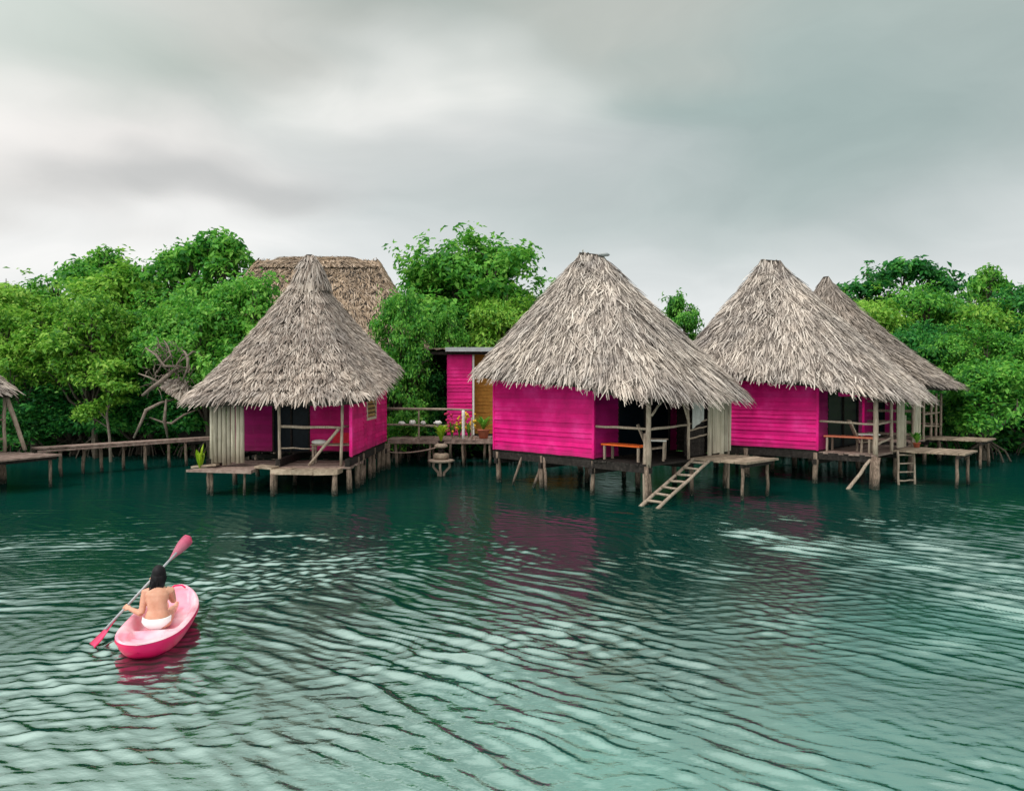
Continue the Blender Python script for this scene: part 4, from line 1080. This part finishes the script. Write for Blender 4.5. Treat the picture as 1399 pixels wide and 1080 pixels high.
    b.tube([el, el.lerp(pl, .3), el.lerp(pl, .75), pl], [.038, .039, .030, .024], 12)
    ro = HR - SP; er = W(.15, .23, .27)
    pr = hand(ro, -1, er)
    b.tube([W(.10, .08, .46), SRt, SRt.lerp(er, .4), er], [.055, .052, .045, .037], 14)
    b.tube([er, er.lerp(pr, .35), er.lerp(pr, .75), pr], [.037, .037, .029, .024], 12)
    tmp = b.build('person_tmp', M['skin'])
    md = tmp.modifiers.new('r', 'REMESH'); md.mode = 'VOXEL'; md.voxel_size = .0058; md.use_smooth_shade = True
    sm_ = tmp.modifiers.new('s', 'SMOOTH'); sm_.factor = .5; sm_.iterations = 4
    dg = bpy.context.evaluated_depsgraph_get(); dg.update()
    me = bpy.data.meshes.new_from_object(tmp.evaluated_get(dg)); me.name = 'person'
    bpy.data.objects.remove(tmp)
    for p in me.polygons: p.use_smooth = True
    if not me.materials: me.materials.append(M['skin'])
    o = link('person', me); o.location = SP
    tag(o, 'dark haired woman in a white bikini bottom sitting in the pink kayak paddling', 'person')
    # eyes
    for sx in (-1, 1):
        e = MB(); e.ball(hc + hr @ Vector((sx * .03, .083, .012)), (.013, .008, .008), 10, 6, hr); e.build('eye', M['white'], o)
    # long black hair: cap plus a fall of locks to the shoulder blades
    h = MB(); h.ball(hc + hr @ Vector((0, -.014, .016)), (.086, .096, .104), 20, 14, hr)
    rnd = random.Random(3)
    for k in range(46):
        a = PI * (1.06 + .88 * k / 45); c0 = hc + hr @ Vector((math.cos(a) * .076, math.sin(a) * .088, .03))
        side = math.cos(a)
        c1 = hc + hr @ Vector((math.cos(a) * .084, math.sin(a) * .098, -.06)); fall = .17 + .03 * rnd.random() - .03 * abs(side)
        c2 = hc + hr @ Vector((side * .075 - .01, -.085 + .01 * rnd.random(), -.14)); c3 = hc + hr @ Vector((side * .06 - .035, -.10, -.06 - fall))
        h.tube([c0, c1, c2, c3], [.013, .017, .015, .004], 6)
    for k in range(34):
        a = PI * (1.02 + .9 * rnd.random()); c0 = hc + hr @ Vector((math.cos(a) * .07, math.sin(a) * .085, .05))
        c1 = hc + hr @ Vector((math.cos(a) * .093, math.sin(a) * .105, -.05 + rnd.uniform(-.03, .03)))
        c2 = hc + hr @ Vector((math.cos(a) * .07 - .03 + rnd.uniform(-.02, .02), -.10, -.15)); c3 = c2 + rt * rnd.uniform(-.07, .02) + up * rnd.uniform(-.14, -.05)
        h.tube([c0, c1, c2, c3], [.005, .007, .006, .0015], 5)
    hm, nt, out = nt_new('black_hair'); finish(nt, out, ramp(nt, noise(nt, 30, 3, .5, mapscale=(4, 4, .6)), [(.3, (.002, .002, .003)), (.75, (.007, .006, .009))]), .55, spec=.25)
    h.build('hair', hm, o)
    # bikini bottom: an offset shell of the hips
    s = MB(); n = 30; vs = []; fs = []; st = [(.004, .02), (.03, .16), (.06, .42), (.095, .78), (.125, 1.0), (.14, 1.0)]
    prof = lambda z: np.interp(z, [0, .045, .11, .17], [.148, .187, .192, .168])
    profy = lambda z: np.interp(z, [0, .045, .11, .17], [.122, .146, .140, .122])
    for (z, op) in st:
        for k in range(n + 1):
            a = -PI / 2 + (k / n - .5) * 2 * PI * (.10 + .40 * op) * .92
            zz = z + (.02 if z > .1 else 0) * abs(math.cos(a)) ** 2
            vs.append(W(0, .0, 0) + rt * prof(zz) * math.copysign(abs(math.cos(a)) ** .85, math.cos(a)) + fw * profy(zz) * math.copysign(abs(math.sin(a)) ** .85, math.sin(a)) + up * zz)
    for i in range(len(st) - 1):
        for k in range(n): fs.append((i * (n + 1) + k, i * (n + 1) + k + 1, (i + 1) * (n + 1) + k + 1, (i + 1) * (n + 1) + k))
    s.add(vs, fs, True); bo = s.build('bikini_bottom', plain('white_fabric', (.82, .84, .82), .8, .05), o)
    sol = bo.modifiers.new('t', 'SOLIDIFY'); sol.thickness = .006; sol.offset = 0
build_person()

# ------------------------------------------------------------------ water
def build_water():
    def axis(lo, hi, step0, far):
        return np.concatenate([-np.array(far[::-1], float) + lo, np.arange(lo, hi, step0), hi + np.array(far, float)])
    xs = axis(-27, 31, .042, [1, 4, 12, 40, 120, 400])
    ys = [4.0]
    while ys[-1] < 36: ys.append(ys[-1] + np.interp(ys[-1], [4, 9, 16, 36], [.020, .028, .05, .12]))
    ys = np.concatenate([[-400, -120, -40, -12, -3, 0, 2, 3.2], ys, [38, 44, 60, 120, 500]])
    X, Y = np.meshgrid(xs, ys); Z = np.zeros_like(X)
    rng = np.random.default_rng(4)
    def lf(f, seed, n=6):
        r = np.random.default_rng(seed); o = np.zeros_like(X)
        for i in range(n):
            a = r.uniform(0, 2 * PI); k = f * r.uniform(.6, 1.6); o += np.sin((X * math.cos(a) + Y * math.sin(a)) * k + r.uniform(0, 6.28))
        return o / n ** .5
    w1, w2, w3 = lf(.8, 1), lf(1.6, 2), lf(4.2, 9, 8)
    patch = np.clip(.85 + .38 * lf(.75, 3) + .35 * lf(2.2, 6), .12, 1.6); patch2 = np.clip(.6 + .6 * lf(1.1, 5), .1, 1.4)
    near = np.interp(Y, [3, 5, 7.5, 10, 16, 19, 22, 36], [.75, .8, .92, 1.0, .95, .68, .34, .2])
    right = np.interp(X + (Y - 10) * -.25, [-8, -2, 1, 12], [.45, .75, 1, 1])
    skew = np.interp(Y - np.clip(X - 2, 0, 6) * .75 - np.clip(-X - 4, 0, 3) * .3, [7.6, 11.5], [.5, -.5])
    def waves(ang, spread, lams, amp, mask, sharp, seed, warp=.35):
        nonlocal Z
        r = np.random.default_rng(seed)
        for lam in lams:
            a = R(ang + r.uniform(-spread, spread)); k = 2 * PI / lam
            ph = (X * math.cos(a) + Y * math.sin(a)) * k + w1 * warp * (lam / .5) ** -.5 * 1.6 + w2 * warp * 1.2 + w3 * warp * .75 + r.uniform(0, 6.28)
            s = (np.sin(ph - skew * np.sin(ph)) + 1) / 2
            pm = np.clip(.55 + .6 * lf(1.3 / lam ** .5, seed * 7 + int(lam * 100), 4), 0, 1.5)
            Z += amp * lam * mask * pm * (s ** sharp - .35)
    waves(54, 13, [.56, .44, .36, .30, .25, .21, .18], .042, near * right * patch, 2.6, 11, .75)
    waves(104, 16, [.40, .31, .25, .20, .17], .034, near * np.interp(X, [-9, -5, -1, 3], [1, 1, .5, .12]) * patch2, 2.6, 12, .8)
    waves(60, 60, [.30, .24, .19, .16], .018, near * patch2, 1.8, 13, .5)
    waves(92, 12, [1.3, .8, .5], .006, np.interp(Y, [14, 20, 36], [0, 1, 1]) * .6, 1.3, 14)
    waves(12, 16, [.46, .35, .27, .21], .020, near * np.clip(.45 + .6 * lf(.9, 17), 0, 1.3), 2.0, 15, .8)
    # rings and wake around the kayak
    fx, fy = -math.sin(KR), math.cos(KR)
    a = (X - KP.x) * fx + (Y - KP.y) * fy; l = (X - KP.x) * fy - (Y - KP.y) * fx
    d = np.sqrt((a / 2.2) ** 2 + l ** 2)
    Z += .009 * np.clip(.5 + .8 * w2, 0, 1.5) * np.exp(-((d - 1.0) / .8) ** 2) * np.sin(2 * PI * d / .42 + w1 * .8 + w2 * .5) * (d > .5)
    v = np.abs(l) - .42 * (-(a) + .9)
    Z += .012 * np.clip(.5 + .7 * w2, 0, 1.5) * np.exp(-(v / .35) ** 2) * np.sin(2 * PI * v / .5 + w2) * np.exp(-np.clip(-a, 0, 9) / 4) * (a < .9)
    d3 = np.hypot(X - PA.x, Y - PA.y)
    Z += .010 * np.exp(-d3 / .7) * np.sin(2 * PI * d3 / .26 + w2)
    Z *= (np.abs(X) < 400) * 1.0
    edge = np.clip((X + 27) / 2, 0, 1) * np.clip((31 - X) / 2, 0, 1) * np.clip((Y - 3.4) / 1, 0, 1) * np.clip((37 - Y) / 2, 0, 1)
    Z *= edge
    nx, ny = len(xs), len(ys)
    idx = np.arange(nx * ny).reshape(ny, nx)
    q = np.stack([idx[:-1, :-1], idx[:-1, 1:], idx[1:, 1:], idx[1:, :-1]], -1).reshape(-1, 4)
    m, nt, out = nt_new('lagoon_water')
    tc = nt.nodes.new('ShaderNodeTexCoord').outputs['Object']
    bump = nt.nodes.new('ShaderNodeBump'); bump.inputs['Strength'].default_value = .30; bump.inputs['Distance'].default_value = .02
    b1 = noise(nt, 8, 3, .55, vec=tc, mapscale=(.8, 1.6, 1)); nt.links.new(b1, bump.inputs['Height'])
    lw = nt.nodes.new('ShaderNodeLayerWeight'); lw.inputs['Blend'].default_value = .5; nt.links.new(bump.outputs[0], lw.inputs['Normal'])
    fac = ramp(nt, lw.outputs['Facing'], [(.25, (.35,) * 3), (.42, (.60,) * 3), (.53, (.62,) * 3), (.61, (.56,) * 3), (.69, (.34,) * 3), (.77, (.22,) * 3), (.88, (.18,) * 3), (1.0, (.17,) * 3)])
    gl = nt.nodes.new('ShaderNodeBsdfGlossy'); gl.inputs['Roughness'].default_value = .03; gl.inputs['Color'].default_value = (.76, .99, .91, 1)
    nt.links.new(bump.outputs[0], gl.inputs['Normal'])
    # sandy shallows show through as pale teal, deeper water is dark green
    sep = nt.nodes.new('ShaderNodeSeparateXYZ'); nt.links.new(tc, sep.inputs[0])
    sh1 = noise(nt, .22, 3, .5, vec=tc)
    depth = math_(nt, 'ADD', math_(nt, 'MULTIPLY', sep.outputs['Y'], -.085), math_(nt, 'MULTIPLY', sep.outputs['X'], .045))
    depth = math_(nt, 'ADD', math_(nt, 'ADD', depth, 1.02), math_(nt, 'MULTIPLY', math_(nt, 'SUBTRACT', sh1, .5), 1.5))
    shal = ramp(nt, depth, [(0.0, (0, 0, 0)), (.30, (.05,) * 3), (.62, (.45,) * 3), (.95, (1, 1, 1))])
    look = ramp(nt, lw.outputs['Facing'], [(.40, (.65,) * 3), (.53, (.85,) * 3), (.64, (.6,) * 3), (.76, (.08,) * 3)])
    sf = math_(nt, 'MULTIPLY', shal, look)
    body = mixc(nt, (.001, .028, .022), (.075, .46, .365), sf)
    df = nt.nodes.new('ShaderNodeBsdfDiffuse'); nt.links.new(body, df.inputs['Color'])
    mx = nt.nodes.new('ShaderNodeMixShader'); nt.links.new(fac, mx.inputs[0]); nt.links.new(df.outputs[0], mx.inputs[1]); nt.links.new(gl.outputs[0], mx.inputs[2])
    nt.links.new(mx.outputs[0], out.inputs[0])
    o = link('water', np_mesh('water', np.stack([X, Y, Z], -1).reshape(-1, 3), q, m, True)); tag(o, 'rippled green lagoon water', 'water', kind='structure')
build_water()

# shore
s = MB(); xs = [-600, -120] + [(-40 + i * 1.6) for i in range(51)] + [120, 600]; vs = []; fs = []
for i, x in enumerate(xs):
    e = 35.2 + 1.0 * math.sin(x * .35) + .6 * math.sin(x * 1.1) if abs(x) < 100 else 36
    for (y, z) in ((e, -.5), (e + .6, .12), (e + 4, .5), (60, .8), (1500, .8)): vs.append((x, y, z))
for i in range(len(xs) - 1):
    for k in range(4): a = i * 5 + k; fs.append((a, a + 5, a + 6, a + 1))
s.add(vs, fs, True); o = s.build('shore', M['earth']); tag(o, 'dark muddy mangrove shore', 'shore', kind='structure')

# ------------------------------------------------------------------ sky, sun, camera
SUN = Vector((-.44, -.44, .78)).normalized()
w = bpy.data.worlds.new('World'); scn.world = w; w.use_nodes = True
nt = w.node_tree; nt.nodes.clear()
out = nt.nodes.new('ShaderNodeOutputWorld'); bg = nt.nodes.new('ShaderNodeBackground'); bg.inputs['Strength'].default_value = .1
nt.links.new(bg.outputs[0], out.inputs[0])
sky = nt.nodes.new('ShaderNodeTexSky'); sky.sky_type = 'NISHITA'; sky.sun_disc = False
sky.sun_elevation = math.asin(SUN.z); sky.sun_rotation = math.atan2(SUN.x, SUN.y); sky.dust_density = 3.0
tc = nt.nodes.new('ShaderNodeTexCoord').outputs['Generated']
sep = nt.nodes.new('ShaderNodeSeparateXYZ'); nt.links.new(tc, sep.inputs[0])
c = ramp(nt, sep.outputs['Z'], [(.0, (.93, .94, .94)), (.10, (.84, .865, .87)), (.22, (.67, .71, .71)), (.34, (.54, .60, .58)), (.46, (.44, .50, .47)), (.7, (.46, .52, .49)), (1.0, (.56, .60, .58))])
def blob(px, py, sx, sz, col, amt):
    global c
    d = Vector(((px - 700) / 1010, 1, -(py - 525) / 1010)).normalized()
    sb = nt.nodes.new('ShaderNodeVectorMath'); sb.operation = 'SUBTRACT'; nt.links.new(warp, sb.inputs[0]); sb.inputs[1].default_value = d
    ml = nt.nodes.new('ShaderNodeVectorMath'); ml.operation = 'MULTIPLY'; nt.links.new(sb.outputs[0], ml.inputs[0]); ml.inputs[1].default_value = (1 / sx, .6 / sx, 1 / sz)
    ln = nt.nodes.new('ShaderNodeVectorMath'); ln.operation = 'LENGTH'; nt.links.new(ml.outputs[0], ln.inputs[0])
    f = math_(nt, 'SUBTRACT', 1.0, ln.outputs['Value'], True)
    mr = nt.nodes.new('ShaderNodeMapRange'); mr.interpolation_type = 'SMOOTHERSTEP'; nt.links.new(f, mr.inputs[0]); mr.inputs['To Max'].default_value = amt; f = mr.outputs[0]
    c = mixc(nt, c, col, f)
# soft warp so the cloud edges are not round
wn = nt.nodes.new('ShaderNodeTexNoise'); wn.inputs['Scale'].default_value = 3.2; wn.inputs['Detail'].default_value = 2.5
mp = nt.nodes.new('ShaderNodeMapping'); mp.inputs['Scale'].default_value = (1, 1, 2.6); nt.links.new(tc, mp.inputs[0]); nt.links.new(mp.outputs[0], wn.inputs['Vector'])
vm = nt.nodes.new('ShaderNodeVectorMath'); vm.operation = 'MULTIPLY_ADD'; nt.links.new(wn.outputs['Color'], vm.inputs[0]); vm.inputs[1].default_value = (.34, .1, .17); vm.inputs[2].default_value = (-.17, -.05, -.085)
va = nt.nodes.new('ShaderNodeVectorMath'); va.operation = 'ADD'; nt.links.new(tc, va.inputs[0]); nt.links.new(vm.outputs[0], va.inputs[1]); warp = va.outputs[0]
blob(40, 100, .40, .15, (.40, .48, .43), .8)
blob(1050, 165, .66, .24, (.36, .46, .445), .9)
blob(820, 20, .35, .12, (.56, .58, .54), .8)
blob(330, 40, .28, .12, (.57, .57, .53), .7)
blob(130, 225, .44, .13, (.92, .885, .86), 1.0)
blob(560, 155, .34, .12, (.90, .90, .87), 1.0)
blob(300, 262, .36, .05, (.52, .53, .53), .7)
blob(90, 325, .46, .075, (1.0, .99, .98), 1.0)
blob(700, 230, .5, .09, (.60, .62, .63), .5)
nz = noise(nt, 2.6, 7, .58, vec=warp, mapscale=(1, 1, 2.4), dist=.4)
c = mixc(nt, c, ramp(nt, nz, [(.3, (.89, .905, .90)), (.7, (1.09, 1.085, 1.075))]), 1.0, 'MULTIPLY')
# added glow round the sun, behind the viewer, brightening the sky to light the facades
dt = nt.nodes.new('ShaderNodeVectorMath'); dt.operation = 'DOT_PRODUCT'; nt.links.new(tc, dt.inputs[0]); dt.inputs[1].default_value = SUN
c = mixc(nt, c, (1.8, 1.77, 1.71), ramp(nt, dt.outputs['Value'], [(.05, (0, 0, 0)), (.85, (.95,) * 3)]))
c10 = mixc(nt, c, (10, 10, 10), 1.0, 'MULTIPLY')
c = mixc(nt, sky.outputs[0], c10, .95)
nt.links.new(c, bg.inputs['Color'])

l = bpy.data.lights.new('sun', 'SUN'); l.energy = 1.5; l.angle = R(11); l.color = (1, .965, .91)
lo = bpy.data.objects.new('sun', l); COL.objects.link(lo); lo.rotation_euler = SUN.to_track_quat('Z', 'Y').to_euler()

cam = bpy.data.cameras.new('camera'); cam.sensor_width = 36; cam.lens = 26.0; cam.clip_end = 5000; cam.clip_start = .05
co = bpy.data.objects.new('camera', cam); COL.objects.link(co); co.location = (0, 0, 3.33)
co.rotation_euler = (R(90 - .85), 0, 0); scn.camera = co

scn.render.engine = 'CYCLES'
scn.cycles.use_denoising = True
scn.cycles.max_bounces = 8; scn.cycles.diffuse_bounces = 3; scn.cycles.glossy_bounces = 3; scn.cycles.transmission_bounces = 4
scn.cycles.sample_clamp_indirect = 6
scn.view_settings.view_transform = 'Standard'; scn.view_settings.look = 'None'; scn.view_settings.exposure = 0; scn.view_settings.gamma = 1
